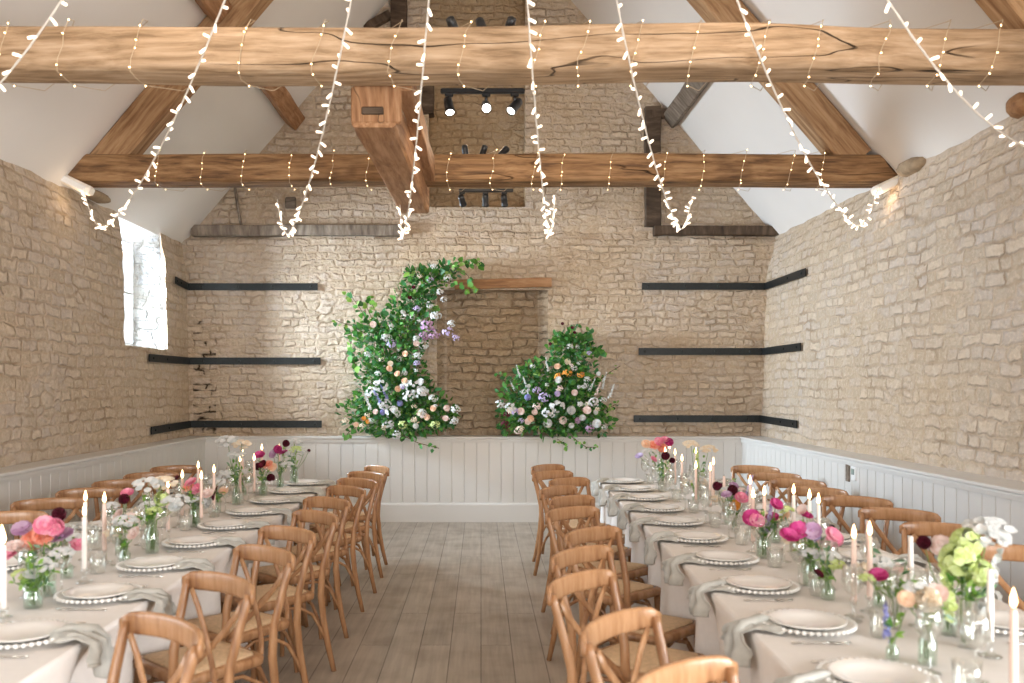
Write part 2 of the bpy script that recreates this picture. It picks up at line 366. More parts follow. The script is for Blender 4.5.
def nz(p, s, a): return noise.noise(Vector(p)*s)*a
def wall_side(name, fx, ztop, sgn, holes, step=.07, y0=YN, y1=BY+.16):
    """holes: (ya, yb, za, zb, depth, material of reveal)"""
    ys = set(); y = 6.0
    while y < y1: ys.add(round(y, 3)); y += step
    y = y0
    while y < 6.0: ys.add(round(y, 3)); y += .5
    ys.add(y1)
    for h in holes: ys.add(h[0]); ys.add(h[1])
    ys = sorted(ys); zs = set(); z = .0
    while z < ztop: zs.add(round(z, 3)); z += step
    zs.add(ztop)
    for h in holes: zs.add(h[2]); zs.add(min(h[3], ztop))
    zs = sorted(zs)
    mb = MB(); idx = {}
    for i, y in enumerate(ys):
        for j, z in enumerate(zs):
            d = nz((7.1*sgn, y, z*1.8), 3.2, .018) + nz((3, y, z), 9, .007)
            yy = y; zz = z
            near = any(abs(y-h[k]) < 1e-6 for h in holes for k in (0,1))
            if near: yy = y + nz((0, 5, z), 8, .035)
            if any(abs(z-h[2]) < 1e-6 for h in holes): zz = z + nz((y, 5, 0), 8, .02)
            if j == len(zs)-1: zz += nz((y, 2, 2), 2.5, .03)
            idx[i, j] = len(mb.v); mb.v.append((fx(z)+d, yy, zz))
    for i in range(len(ys)-1):
        for j in range(len(zs)-1):
            yc = (ys[i]+ys[i+1])/2; zc = (zs[j]+zs[j+1])/2
            if any(h[0] < yc < h[1] and h[2] < zc < h[3] for h in holes): continue
            mb.f.append((idx[i,j], idx[i+1,j], idx[i+1,j+1], idx[i,j+1]) if sgn > 0 else (idx[i,j], idx[i,j+1], idx[i+1,j+1], idx[i+1,j])); mb.flat.append(False)
    # flat masonry top of the wall, running out under the roof
    n = len(mb.v)
    top = [idx[i, len(zs)-1] for i in range(len(ys))]
    for i in top:
        x, y, z = mb.v[i]; mb.v.append((x + sgn*(-.5), y, z-.25))
    for i in range(len(top)-1):
        yc = (ys[i]+ys[i+1])/2
        if any(h[0] < yc < h[1] and h[3] > ztop-.01 for h in holes): continue
        mb.f.append((top[i], top[i+1], n+i+1, n+i)); mb.flat.append(False)
    o = mb.build(name, M['stone_side']); tag(o, None, kind='structure')
    for h in holes:
        rv = MB(); x0 = fx(2.5)+.0; x1 = x0 - sgn*h[4]
        def grid(a, b, c, d, n=26, m=10, s=1):
            a, b, c, d = map(Vector, (a,b,c,d)); vs = []
            for i in range(n+1):
                for j in range(m+1):
                    u, v = i/n, j/m; p = (a*(1-u)+b*u)*(1-v) + (d*(1-u)+c*u)*v
                    k = 1 if 0 < j < m else .3
                    vs.append(p + Vector((0, nz(p, 5, .03)*k*s, nz(p+Vector((9,9,9)), 5, .02)*k*s)))
            rv.add(vs, [(i*(m+1)+j, (i+1)*(m+1)+j, (i+1)*(m+1)+j+1, i*(m+1)+j+1) for i in range(n) for j in range(m)])
        xb, xt = fx(h[2]), fx(min(h[3], ztop)); zt = min(h[3], ztop)
        sp = h[6] if len(h) > 6 else 0
        grid((xb, h[1], h[2]), (xt, h[1], zt), (x1, h[1]-sp, zt), (x1, h[1]-sp, h[2]))
        grid((xb, h[0], h[2]), (xt, h[0], zt), (x1, h[0]+sp, zt), (x1, h[0]+sp, h[2]))
        grid((xb, h[0], h[2]), (xb, h[1], h[2]), (x1, h[1]-sp, h[2]), (x1, h[0]+sp, h[2]), s=.5)
        if h[3] < ztop: grid((xt, h[0], zt), (xt, h[1], zt), (x1, h[1]-sp, zt), (x1, h[0]+sp, zt), s=.3)
        r = rv.build('trim_'+h[5], M['whitewash']); tag(r, None, kind='structure')
    return o
LDOOR_ADDED = (1.6, 4.0, 0.0, 2.35, .45, '1')     # glazed barn doors, both out of the frame; left pair added to hold a lamp
RDOOR = (-1.4, 1.7, 0.0, 2.45, .45, '2')
LWIN = (8.80, 9.98, 2.04, 9.0, .40, '3', .10)
wall_side('wall_left', lwx, ZL, 1, [LDOOR_ADDED, LWIN])
wall_side('wall_right', rwx, ZR, -1, [RDOOR])

# gable wall behind the panels, with the blocked doorway niche and the recess above
def gable():
    NX0, NX1, NZ0, NZ1 = -.535, .815, .9, 2.80
    GX0, GX1, GZ0, GZ1 = -.64, .54, 3.82, 6.9
    st = .085
    def ticks(a, b, must):
        s = set(round(a + i*st, 3) for i in range(int((b-a)/st)+1)) | set(must) | {a, b}
        s = sorted(s); out = [s[0]]
        for q in s[1:]:
            if q - out[-1] < .02 and q not in must: continue
            if q - out[-1] < .02: out[-1] = q; continue
            out.append(q)
        return out
    xs = ticks(-3.95, 3.95, [NX0, NX1, GX0, GX1]); zs = ticks(.6, 7.7, [NZ0, NZ1, GZ0, GZ1, 3.45])
    def wy(x, z):
        y = BY + nz((x, 1, z*1.8), 3.2, .02) + nz((x, 4, z), 9, .008)
        return y + (.06 if z > 3.45 + nz((x, 0, 0), .8, .04) else 0)
    mb = MB(); idx = {}
    for i, x in enumerate(xs):
        for j, z in enumerate(zs):
            y = wy(x, z); xx = x
            idx[i, j] = len(mb.v); mb.v.append((xx, y, z))
    for i in range(len(xs)-1):
        for j in range(len(zs)-1):
            xc = (xs[i]+xs[i+1])/2; zc = (zs[j]+zs[j+1])/2
            if NX0 < xc < NX1 and NZ0 < zc < NZ1: continue
            if GX0 < xc < GX1 and GZ0 < zc < GZ1: continue
            if zc > ceil_z(xc) + .25: continue
            mb.f.append((idx[i,j], idx[i+1,j], idx[i+1,j+1], idx[i,j+1])); mb.flat.append(False)
    tag(mb.build('wall_back', M['stone_back']), None, kind='structure')
    def niche(name, x0, x1, z0, z1, y0, dep, spl, mat):
        m = MB(); n, k = 22, 26; yb = y0 + dep
        vs = []; fs = []
        for i in range(n+1):
            for j in range(k+1):
                x = x0+spl + (x1-x0-2*spl)*i/n; z = z0 + (z1-z0)*j/k
                vs.append((x, yb + nz((x, 8, z*1.8), 3.5, .022), z))
        m.add(vs, [(i*(k+1)+j, (i+1)*(k+1)+j, (i+1)*(k+1)+j+1, i*(k+1)+j+1) for i in range(n) for j in range(k)])
        zz = [q for q in zs if z0-1e-6 <= q <= z1+1e-6]; xx = [q for q in xs if x0-1e-6 <= q <= x1+1e-6]
        for xa, xb in ((x0, x0+spl), (x1, x1-spl)):
            n1 = len(zz); vs = []
            for u in range(5):
                for q in zz: vs.append((xa + (xb-xa)*u/4 + (nz((u, 3, q), 4, .015) if 0 < u < 4 else 0), wy(xa, q)*(1-u/4) + (yb+.04)*u/4, q))
            m.add(vs, [(u*n1+k2, (u+1)*n1+k2, (u+1)*n1+k2+1, u*n1+k2+1) for u in range(4) for k2 in range(n1-1)])
        for q in (z0, z1):
            n1 = len(xx); vs = [(x, wy(x, q), q) for x in xx] + [(x, yb+.04, q) for x in xx]
            m.add(vs, [(k2, k2+1, n1+k2+1, n1+k2) for k2 in range(n1-1)])
        tag(m.build(name, mat), None, kind='structure')
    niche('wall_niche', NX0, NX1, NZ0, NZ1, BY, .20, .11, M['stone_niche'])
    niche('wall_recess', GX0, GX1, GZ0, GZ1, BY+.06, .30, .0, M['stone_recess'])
gable()
# ceiling: two sloping plaster planes with real thickness
def ceiling():
    m = MB()
    zl = ceil_z(-4.3) if True else 0
    xl, xr = -4.3, 4.3
    zl = ZL + (xl-lwx(ZL))*slopeL; zr = ZR - (xr-rwx(ZR))*slopeR
    xe = lwx(ZL); pts = [(xl, 3.28), (xe-.02, ZL-.03), (APX, APZ), (xr, zr), (xr, zr+.15), (APX, APZ+.2), (xe-.1, ZL+.2), (xl, 3.45)]
    r0 = [(x, YN-.3, z) for x, z in pts]; r1 = [(x, BY+.6, z) for x, z in pts]
    m.loft([r0, r1], flat=True)
    tag(m.build('ceiling', M['plaster']), None, kind='structure')
ceiling()
# wall behind the camera with three tall windows added for frontal fill
def front_wall():
    m = MB(); wins = [(-2.6,-1.5), (-.6,.6), (1.5,2.6)]
    x = -4.2
    for a, b in wins:
        m.box(((x+a)/2, YN, 1.6), (a-x, .4, 3.2)); x = b
        m.box(((a+b)/2, YN, .25), (b-a, .4, .5)); m.box(((a+b)/2, YN, 2.95), (b-a, .4, .5))
    m.box(((x+4.2)/2, YN, 1.6), (4.2-x, .4, 3.2))
    m.add([(-4.3, YN, 3.2), (4.3, YN, 3.2), (4.3, YN, 3.5), (0, YN, 8.1), (-4.3, YN, 3.5)], [(0,1,2,3,4)])
    tag(m.build('wall_front', M['stone_back'], smooth=False), None, kind='structure')
front_wall()

def floor():
    m, nt, b = newmat('grey_brown_floorboards'); L = nt.links
    tc = N(nt, 'ShaderNodeTexCoord'); sp = N(nt, 'ShaderNodeSeparateXYZ'); L.new(tc.outputs['Object'], sp.inputs[0])
    cb = N(nt, 'ShaderNodeCombineXYZ'); L.new(sp.outputs[1], cb.inputs[0]); L.new(sp.outputs[0], cb.inputs[1])
    k = N(nt, 'ShaderNodeTexBrick', offset=.37, offset_frequency=2)
    for a, v in (('Scale',1),('Brick Width',2.1),('Row Height',.19),('Mortar Size',.0032),('Mortar Smooth',.3)): k.inputs[a].default_value = v
    k.inputs['Color1'].default_value = (0,0,0,1); k.inputs['Color2'].default_value = (1,1,1,1); k.inputs['Mortar'].default_value = (.5,.5,.5,1)
    L.new(cb.outputs[0], k.inputs['Vector'])
    mp = N(nt, 'ShaderNodeVectorMath', operation='MULTIPLY'); L.new(cb.outputs[0], mp.inputs[0]); mp.inputs[1].default_value = (1.6, 26, 1)
    ad = N(nt, 'ShaderNodeVectorMath', operation='ADD'); L.new(mp.outputs[0], ad.inputs[0])
    mm = N(nt, 'ShaderNodeVectorMath', operation='MULTIPLY'); L.new(k.outputs['Color'], mm.inputs[0]); mm.inputs[1].default_value = (9,9,9); L.new(mm.outputs[0], ad.inputs[1])
    n1 = N(nt, 'ShaderNodeTexNoise', i_Scale=1, i_Detail=5, i_Roughness=.6); L.new(ad.outputs[0], n1.inputs['Vector'])
    n2 = N(nt, 'ShaderNodeTexNoise', i_Scale=3.5, i_Detail=4); L.new(tc.outputs['Object'], n2.inputs['Vector'])
    c = ramp(nt, n1.outputs['Fac'], [(.3, (.30,.25,.20)), (.55, (.42,.36,.29)), (.75, (.53,.46,.38))])
    bw = N(nt, 'ShaderNodeRGBToBW'); L.new(k.outputs['Color'], bw.inputs[0])
    c = mix(nt, .35, c, ramp(nt, bw.outputs[0], [(.0, (.34,.28,.225)), (1.0, (.52,.45,.375))]))
    c = mix(nt, math_(nt, 'MULTIPLY', ramp(nt, n2.outputs['Fac'], [(.45, 0.0), (.7, 1.0)]), .3), c, (.20,.155,.115))
    c = mix(nt, math_(nt, 'MULTIPLY', k.outputs['Fac'], .8), c, (.07,.05,.035))
    L.new(c, b.inputs['Base Color'])
    L.new(ramp(nt, n2.outputs['Fac'], [(.3, .34), (.7, .52)]), b.inputs['Roughness'])
    b.inputs['Specular IOR Level'].default_value = .5
    bp = N(nt, 'ShaderNodeBump', i_Strength=.25, i_Distance=.004)
    L.new(math_(nt, 'SUBTRACT', n1.outputs['Fac'], math_(nt, 'MULTIPLY', k.outputs['Fac'], 2.0)), bp.inputs['Height']); L.new(bp.outputs[0], b.inputs['Normal'])
    fb = MB(); fb.box((0, (YN+BY)/2, -.05), (8.8, BY-YN+1.2, .1))
    tag(fb.build('floor', m, smooth=False), None, kind='structure')
    gb = MB(); gb.box((0, 2.5, -.16), (60, 60, .1)); tag(gb.build('ground_outside', simple('pale_gravel', (.5,.47,.42), .9)), None, kind='structure')
floor()

# tongue and groove panelling with cap and skirting
def panel_profile(a, b, pitch=.148, g=.012, d=.008):
    """list of (along, depth) points"""
    out = [(a, 0)]; x = a + pitch
    while x < b - .03:
        out += [(x-g/2, 0), (x-g*.15, -d), (x+g*.15, -d), (x+g/2, 0)]; x += pitch
    out.append((b, 0)); return out
def panelling(side, pts, ztop=.985, z0=0.0):
    v = [p for p in pts]; m = MB(); n = len(pts)
    m.add([(x, y, z0) for x, y in pts] + [(x, y, ztop) for x, y in pts], [(i, i+1, n+i+1, n+i) for i in range(n-1)], flat=True)
    tag(m.build('wall_panelling_'+side, M['panel'], smooth=False), None, kind='structure')
panelling('back', [(x, PY-.0+(-d)) for x, d in panel_profile(LX, RX)])
panelling('left', [(LX+d, y) for y, d in panel_profile(LDOOR_ADDED[1]+.1, PY)])
panelling('left_near', [(LX+d, y) for y, d in panel_profile(YN+.2, LDOOR_ADDED[0]-.1)])
panelling('right', [(RX-d, y) for y, d in panel_profile(RDOOR[1]+.1, PY)])
panelling('right_near', [(RX-d, y) for y, d in panel_profile(YN+.2, RDOOR[0]-.1)])
def prof_run(name, prof, kind_, a, b, axis):
    """moulding profile (out, z) extruded along a wall"""
    m = MB()
    def P(o, z, t):
        return (t, PY-o, z) if axis == 'back' else ((LX+o, t, z) if axis == 'left' else (RX-o, t, z))
    m.loft([[P(o, z, a) for o, z in prof], [P(o, z, b) for o, z in prof]], flat=True)
    tag(m.build(name, M['panel'], smooth=False), None, kind='structure')
CAP = [(-.30, 1.000), (.022, 1.000), (.032, 1.006), (.032, 1.020), (.026, 1.026), (-.30, 1.026)]
UND = [(-.02, .955), (.012, .955), (.018, .985), (.014, 1.0), (-.02, 1.0)]
SKIRT = [(-.02, 0), (.022, 0), (.022, .205), (.014, .222), (.006, .230), (-.02, .230)]
prof_run('trim_ledge_back', CAP, 0, LX-.29, RX+.29, 'back'); prof_run('trim_cap_back', UND, 0, LX, RX, 'back'); prof_run('baseboard_back', SKIRT, 0, LX, RX, 'back')
for sd, D in (('left', LDOOR_ADDED), ('right', RDOOR)):
    prof_run('trim_ledge_'+sd, CAP, 0, D[1]+.1, PY-.005, sd); prof_run('trim_cap_'+sd, UND, 0, D[1]+.1, PY-.012, sd); prof_run('baseboard_'+sd, SKIRT, 0, D[1]+.1, PY-.02, sd)
    prof_run('trim_ledge_near_'+sd, CAP, 0, YN+.2, D[0]-.1, sd); prof_run('baseboard_near_'+sd, SKIRT, 0, YN+.2, D[0]-.1, sd)

# small window in the left wall, seen edge-on, and the glazed doors
def window_left():
    t = empty('window_1', (-3.94, 9.39, 2.06)); tag(t, None, kind='structure')
    f = MB(); w, h = 1.02, 1.20
    for y in (-w/2, 0, w/2): f.box((0, y, h/2), (.07, .07 if y else .04, h))
    for z in (0.03, h*.5, h-.03): f.box((0, 0, z), (.065, w, .05 if z != h*.5 else .03))
    f.build('window_frame', M['frame'], t, smooth=False)
    p = MB(); p.box((0, 0, h/2), (.006, w-.06, h-.06)); p.build('window_pane', M['pane'], t, smooth=False)
window_left()
def glazed_doors(name, x, ya, yb, h):
    t = empty(name, (x, (ya+yb)/2, 0)); tag(t, None, kind='structure')
    f = MB(); w = yb-ya; n = 3
    for i in range(n+1): f.box((0, -w/2+w*i/n, h/2), (.07, .09, h))
    for z in (.12, h-.05): f.box((0, 0, z), (.065, w, .2 if z < 1 else .1))
    f.build('door_frame', M['frame'], t, smooth=False)
    p = MB(); p.box((0, 0, h/2), (.006, w-.06, h-.06)); p.build('door_pane', M['pane'], t, smooth=False)
glazed_doors('added_door_1', -3.95, LDOOR_ADDED[0], LDOOR_ADDED[1], 2.33)  # unseen left doors, added around their area light
glazed_doors('door_2', 3.85, RDOOR[0], RDOOR[1], 2.43)

# ------------------------------------------------------------------ timbers
def log(name, mat, x0, x1, yc, z0, z1, w, seed, p=5.0, wob=1.0, ends=None, parent=None, n=70):
    """rough squared tie beam along X: outline is a superellipse that wanders"""
    rings = []; K = 28
    for i in range(n+1):
        x = x0 + (x1-x0)*i/n
        sw = 1 + noise.noise(Vector((x*.6, seed, 0)))*.07*wob
        dz = noise.noise(Vector((x*.45, seed+4, 0)))*.035*wob; dy = noise.noise(Vector((x*.4, seed+8, 0)))*.03*wob
        ring = []
        cz = (z0+z1)/2 + dz; hz = (z1-z0)/2*sw; hy = w/2*sw
        for j in range(K):
            a = 2*PI*(j+.5)/K; c, s = math.cos(a), math.sin(a); pe = 2/p
            y = math.copysign(abs(c)**pe, c)*hy; z = math.copysign(abs(s)**pe, s)*hz
            k = 1 + noise.noise(Vector((x*1.3, y*4+seed, z*4)))*.05*wob
            xx = x
            if ends:
                if i == 0: xx = x0 + ends[0]*(z/hz*.5+.5)
                if i == n: xx = x1 - ends[1]*(z/hz*.5+.5)
            ring.append((xx, yc+dy+y*k, cz+z*k))
        rings.append(ring)
    m = MB(); m.loft(rings); return m.build(name, mat, parent)
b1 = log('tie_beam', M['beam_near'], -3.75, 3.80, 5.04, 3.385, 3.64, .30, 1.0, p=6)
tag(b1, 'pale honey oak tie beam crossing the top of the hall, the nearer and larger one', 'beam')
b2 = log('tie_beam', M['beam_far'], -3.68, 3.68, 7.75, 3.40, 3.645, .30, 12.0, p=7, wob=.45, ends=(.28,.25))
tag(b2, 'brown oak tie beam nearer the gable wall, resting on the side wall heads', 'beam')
def timber(name, p0, p1, a, b, ax, mat, seg=10, wob=.012, seed=0, parent=None, bev=.14):
    m = MB(); p0, p1 = Vector(p0), Vector(p1); L = (p1-p0).length; d = (p1-p0).normalized()
    # built in a local frame whose Z runs along the timber so the grain follows it
    u = Vector(ax); u = (u-d*u.dot(d)).normalized(); w = d.cross(u)
    pts = [(nz((i*.5, seed, 0), 1, wob), nz((i*.5, seed, 5), 1, wob), L*i/seg) for i in range(seg+1)]
    m.bar(pts, a, b, (1,0,0), bev=bev)
    o = m.build(name, mat, parent); 
    for q in o.data.polygons: q.use_smooth = False
    o.matrix_world = Matrix.Translation(p0) @ Matrix((u, w, d)).transposed().to_4x4()
    return o
# principal rafters of the two trusses
def rafters(yc, w, names):
    dp = .27
    for side, nm in zip((-1, 1), names):
        sl = slopeL if side < 0 else slopeR
        xe, ze = (lwx(ZL), ZL) if side < 0 else (rwx(ZR), ZR)
        ang = math.atan(sl); nx, nzv = side*-math.sin(ang), -math.cos(ang)     # inward normal of the slope
        nx = -side*math.sin(ang)
        off = dp/2 + .012
        a = (xe - side*.20 + nx*off, yc, ze + .20*sl + nzv*off)
        k = 3.55
        b = (xe - side*k + nx*off, yc, ze + k*sl + nzv*off)
        o = timber('rafter', a, b, dp, w, (nx, 0, nzv), M['rafter'], seed=yc+side, wob=.02)
        tag(o, nm, 'rafter')
rafters(7.75, .22, ['oak rafter rising from the left end of the farther tie beam', 'oak rafter rising from the right end of the farther tie beam'])
rafters(5.04, .22, ['oak rafter above the left end of the nearer tie beam', 'oak rafter above the right end of the nearer tie beam, by the upper corner'])
# purlins under the slopes, resting on the gable
o = timber('purlin', (-2.27, BY+.05, 4.88), (-2.27, 7.88, 4.88), .2, .17, (.62,0,.78), M['beam_post'], seed=2)
tag(o, 'short brown purlin under the left ceiling slope, ending at the gable wall', 'purlin')
o = timber('purlin', (2.36, BY+.05, 4.92), (2.36, 7.88, 4.92), .2, .22, (-.62,0,.78), M['grey_wood'], seed=3)
tag(o, 'dark purlin under the right ceiling slope, sitting on the black post in the gable', 'purlin')
o = timber('purlin', (-2.27, 7.60, 4.88), (-2.27, 5.1, 4.88), .2, .17, (.62,0,.78), M['beam_post'], seed=4)
tag(o, 'brown purlin crossing over the left rafter at the top of the picture', 'purlin')
# the longitudinal timber hanging between the tie beams
lb = timber('bridging_beam', (-.635, 5.205, 3.27), (-.60, 7.99, 3.31), .26, .23, (1,0,0), M['beam_post'], seed=6, wob=.015)
tag(lb, 'orange-brown oak beam running from the nearer tie beam under the farther one', 'beam')
mb = MB(); mb.rbox((-.62, 5.22, 3.33), (.30, .05, .30), .01); hb = mb.build('end_block', M['beam_post'], None, smooth=False); 
tag(hb, 'short oak end block fixed behind the nearer tie beam, left of the middle', 'timber block')
mb = MB(); mb.rbox((0, 0, 0), (.13, .014, .045), .006); mo = mb.build('mortise_slot', M['dark_wood'], hb, smooth=False); mo.location = (-.64, 5.193, 3.25)
o = timber('bridging_beam', (-.455, 5.2, 3.45), (-.44, 7.55, 3.47), .09, .16, (1,0,0), M['beam_post'], seed=8)
tag(o, 'slimmer oak timber alongside the hanging bridging beam, on its right', 'beam')
# collar / dark timbers high on the gable
o = timber('gable_timber', (-1.00, BY+.04, 5.95), (-1.00, BY+.04, 6.9), .20, .12, (1,0,0), M['dark_wood'], seed=9); tag(o, 'brown upright timber at the top of the gable, left of the three high spotlights', 'timber')
o = timber('gable_brace', (-1.42, BY+.02, 5.98), (-1.10, BY+.02, 6.16), .10, .10, (0,0,1), M['dark_wood'], seed=10); tag(o, 'short slanted brace beside the upright timber at the top of the gable', 'timber')
for args, lab in [(((-3.5, BY+.0, 3.515), (-.96, BY+.0, 3.52), .13, .16, (0,0,1)), 'long grey weathered timber set in the gable wall, left of the middle'),
                  (((2.10, BY+.0, 3.515), (3.70, BY+.0, 3.515), .11, .16, (0,0,1)), 'black horizontal timber in the right of the gable wall'),
                  (((2.09, BY+.03, 3.57), (2.09, BY+.03, 5.03), .19, .12, (1,0,0)), 'black upright post in the right of the gable wall'),
                  (((-.66, BY+.10, 4.95), (-.66, BY+.10, 5.7), .17, .16, (1,0,0)), 'dark timber jamb at the left of the high gable recess'),
                  (((2.0, BY+.02, 4.93), (2.60, BY+.02, 4.98), .10, .10, (0,0,1)), 'small dark timber plate under the right-hand purlin')]:
    o = timber('wall_timber', *args, M['grey_wood'] if 'grey' in lab else M['dark_wood'], seed=len(lab)); tag(o, lab, 'timber')
m = MB(); m.tube([(-2.92, BY+.02, 3.58), (-2.96, BY+.02, 3.8), (-3.0, BY+.02, 4.08)], .018, 8)
tag(m.build('iron_rod', M['grey_wood']), 'thin dark rod standing on the grey timber near the left ceiling slope', 'rod')
m = MB(); m.rbox((-2.325, BY+.055, 3.87), (.13, .04, .14), .01); tag(m.build('putlog_hole_patch', M['grey_wood'], smooth=False), 'small square dark patch standing in for a hole in the left of the gable', 'timber block')  # raised patch in place of a dark square hole
m = MB(); m.bar([(-.30+i*.196-.02, BY-.0, 2.858 + i*.005 + (i%2)*.006) for i in range(7)], .115, .10, (0,0,1), bev=.12)
tag(m.build('niche_lintel', M['lintel'], smooth=False), 'reddish brown oak lintel over the blocked doorway', 'lintel')
# padstones / lamp boxes at the beam ends, odd stones on the wall heads
def rock(name, c, d, mat, seed, label, cat):
    m = MB(); rings = []
    for i in range(1, 8):
        a = PI*i/8
        rings.append([(c[0]+d[0]/2*math.sin(a)**.5*math.copysign(abs(math.cos(t))**.7, math.cos(t)) * (1+nz((i, t, seed), 1, .2)),
                       c[1]+d[1]/2*math.sin(a)**.5*math.copysign(abs(math.sin(t))**.7, math.sin(t)) * (1+nz((i, t, seed+3), 1, .2)),
                       c[2]-d[2]/2*math.cos(a)) for t in [2*PI*j/14 for j in range(14)]])
    m.loft(rings); return tag(m.build(name, mat), label, cat)
grain = simple('rough_padstone', (.34,.25,.16), .9, var=.3, scale=14, bump=1)
rock('padstone', (3.62, 7.28, 3.44), (.30, .36, .13), grain, 2, 'rough brown stone on the right wall head beside the farther tie beam', 'stone')
rock('timber_stub', (3.62, 5.80, 3.48), (.28, .22, .16), M['lintel'], 5, 'knobbly brown timber stub on the right wall head near the picture edge', 'timber')
rock('padstone', (-3.62, 8.20, 3.40), (.24, .5, .08), grain, 7, 'flat brown stone on the left wall head behind the tie beam end', 'stone')
for sx, lab in ((-1, 'milky white lamp box under the left end of the farther tie beam'), (1, 'milky white lamp box under the right end of the farther tie beam')):
    t = empty('lamp_box', (sx*3.50 + (0 if sx < 0 else .03), 7.62, 3.37)); t.rotation_euler = (0, sx*-.45 if sx>0 else .45, .1*sx); tag(t, lab, 'lamp')
    m = MB(); m.rbox((0,0,0), (.30, .12, .085), .02); m.build('housing', M['lamp_box'], t, smooth=False)
    m = MB(); m.rbox((0,-.062,0), (.24, .012, .05), .004); m.build('lens', M['frame'], t, smooth=False)

# ------------------------------------------------------------------ iron straps
def strap(px0, px1, zb, zside, yside, lab, side):
    h, th = .085, .014
    xw = (lwx(zb) if side < 0 else rwx(zb)) - side*.03
    yb = BY - .035
    t = empty('iron_strap', (xw, yb, zb)); tag(t, lab, 'iron strap', 'iron straps bent round the corners of the gable wall')
    xe = (px0 if side < 0 else px1)
    m = MB()
    A = Vector((xe-xw, 0, 0)); B = Vector((0, 0, 0)); C = Vector(((lwx(zside) if side < 0 else rwx(zside)) - side*.03 - xw, yside-yb, zside-zb))
    nn = 8
    pts = [A.lerp(B, i/nn) for i in range(nn)] + [B.lerp(C, i/nn) for i in range(nn+1)]
    m.bar(pts, h, th, (0,0,1), bev=.2); o = m.build('band', M['iron'], t, smooth=False); band = o
    for p, d in [(A.lerp(B, k), (0,-1,0)) for k in (.05, .35, .62, .9)] + [(B.lerp(C, k), (-side,0,0)) for k in (.6, .92)]:
        q = MB(); Mx = Matrix.Translation(p + Vector(d)*.007) @ Vector((0,0,1)).rotation_difference(Vector(d)).to_matrix().to_4x4()
        q.lathe([(.016,0),(.016,.006),(.010,.010),(.002,.011)], 10, Mx); q.build('bolt', M['iron'], band)
S = 82.2
strap(-1.98, 0, 2.835, 2.86, 10.22, 'black iron strap, topmost of three on the left of the gable wall', -1)
strap(-1.945, 0, 1.935, 1.93, 9.36, 'black iron strap, middle of three on the left of the gable wall', -1)
strap(-1.93, 0, 1.17, 1.155, 9.38, 'black iron strap, lowest of three on the left of the gable wall', -1)
strap(0, 1.95, 2.84, 2.84, 9.34, 'black iron strap on the right of the gable wall, topmost of three', 1)
strap(0, 1.91, 2.05, 2.05, 9.40, 'black iron strap on the right of the gable wall, middle of three', 1)
strap(0, 1.85, 1.235, 1.22, 9.42, 'black iron strap, lowest of three on the right of the gable wall', 1)

# switch plates on the right panelling
t = empty('wall_socket', (RX-.004, 7.42, .895)); tag(t, 'small white control plate with dark display on the right panelling', 'wall socket')
m = MB(); m.rbox((0,-.045,0), (.018,.085,.12), .005); m.build('plate', M['socket'], t, smooth=False)
m = MB(); m.rbox((-.012,-.045,.015), (.01,.05,.05), .003); m.build('display', M['green_led'], t, smooth=False)
m = MB(); m.rbox((0,.075,-.0), (.018,.07,.16), .005); m.build('grille', M['grey_wood'], t, smooth=False)

# ------------------------------------------------------------------ spotlights
def spot_rail(name, x0, x1, y, z, label):
    m = MB(); m.rbox(((x0+x1)/2, y, z), (x1-x0, .035, .03), .006); return tag(m.build(name, M['black'], smooth=False), label, 'track rail')
def spot(loc, aim, lit, label, up=False):
    t = empty('spotlight', loc); tag(t, label, 'spotlight')
    s = 1 if up else -1
    m = MB(); m.tube([(0,0,0),(0,0,s*.055)], .009, 8); m.rbox((0,0,s*.008),(.05,.03,.018),.004); m.build('bracket', M['black'], t)
    d = Vector(aim).normalized(); c = Vector((0,0,s*.075))
    Q = Matrix.Translation(c) @ Vector((0,0,1)).rotation_difference(d).to_matrix().to_4x4()
    m = MB(); m.lathe([(.012,-.062),(.025,-.055),(.028,-.02),(.028,.03),(.031,.034),(.031,.052),(.025,.052),(.024,.04)], 18, Q, caps=True); m.build('lamp_body', M['black'], t)
    m = MB(); m.lathe([(.001,.046),(.0245,.046)], 18, Q); 
    m.build('lamp_lens', M['spot_lit'] if lit else M['green_led'], t)
    return t, c, d
spot_rail('spot_track', -.24, .26, 5.22, 3.375, 'black spotlight track under the nearer tie beam')
for i, (x, aim) in enumerate([(-.19, (.15,-.45,-.9)), (.03, (.05,-.85,-.5)), (.20, (-.5,-.5,-.75))]):
    spot((x, 5.22, 3.36), aim, True, ['lit spotlight under the nearer tie beam, left of its three', 'brightest lit spotlight in the middle under the nearer tie beam', 'lit spotlight under the nearer tie beam, right of its three'][i])
for i, (x, aim) in enumerate([(-.16, (.3,.5,-.6)), (.005, (.2,-.3,-.7)), (.165, (-.2,.6,-.5))]):
    spot((x, 5.10, 3.63), aim, False, 'black unlit spotlight standing on the nearer tie beam, %s of three' % ['left','middle','right'][i], up=True)
spot_rail('spot_track', -.20, .29, 7.93, 3.39, 'black spotlight track under the farther tie beam')
for i, (x, aim) in enumerate([(-.17, (.2,.7,-.6)), (.04, (0,.5,-.8)), (.21, (.1,.6,-.8))]):
    spot((x, 7.93, 3.375), aim, False, 'black unlit spotlight hanging under the farther tie beam, %s of three' % ['left','middle','right'][i])
for i, (x, aim) in enumerate([(-.14, (.1,.4,-.8)), (.02, (-.3,.5,-.8)), (.20, (.5,.5,.6))]):
    spot((x, 7.80, 3.63), aim, False, 'black unlit spotlight standing on the farther tie beam, %s of three' % ['left','middle','right'][i], up=True)

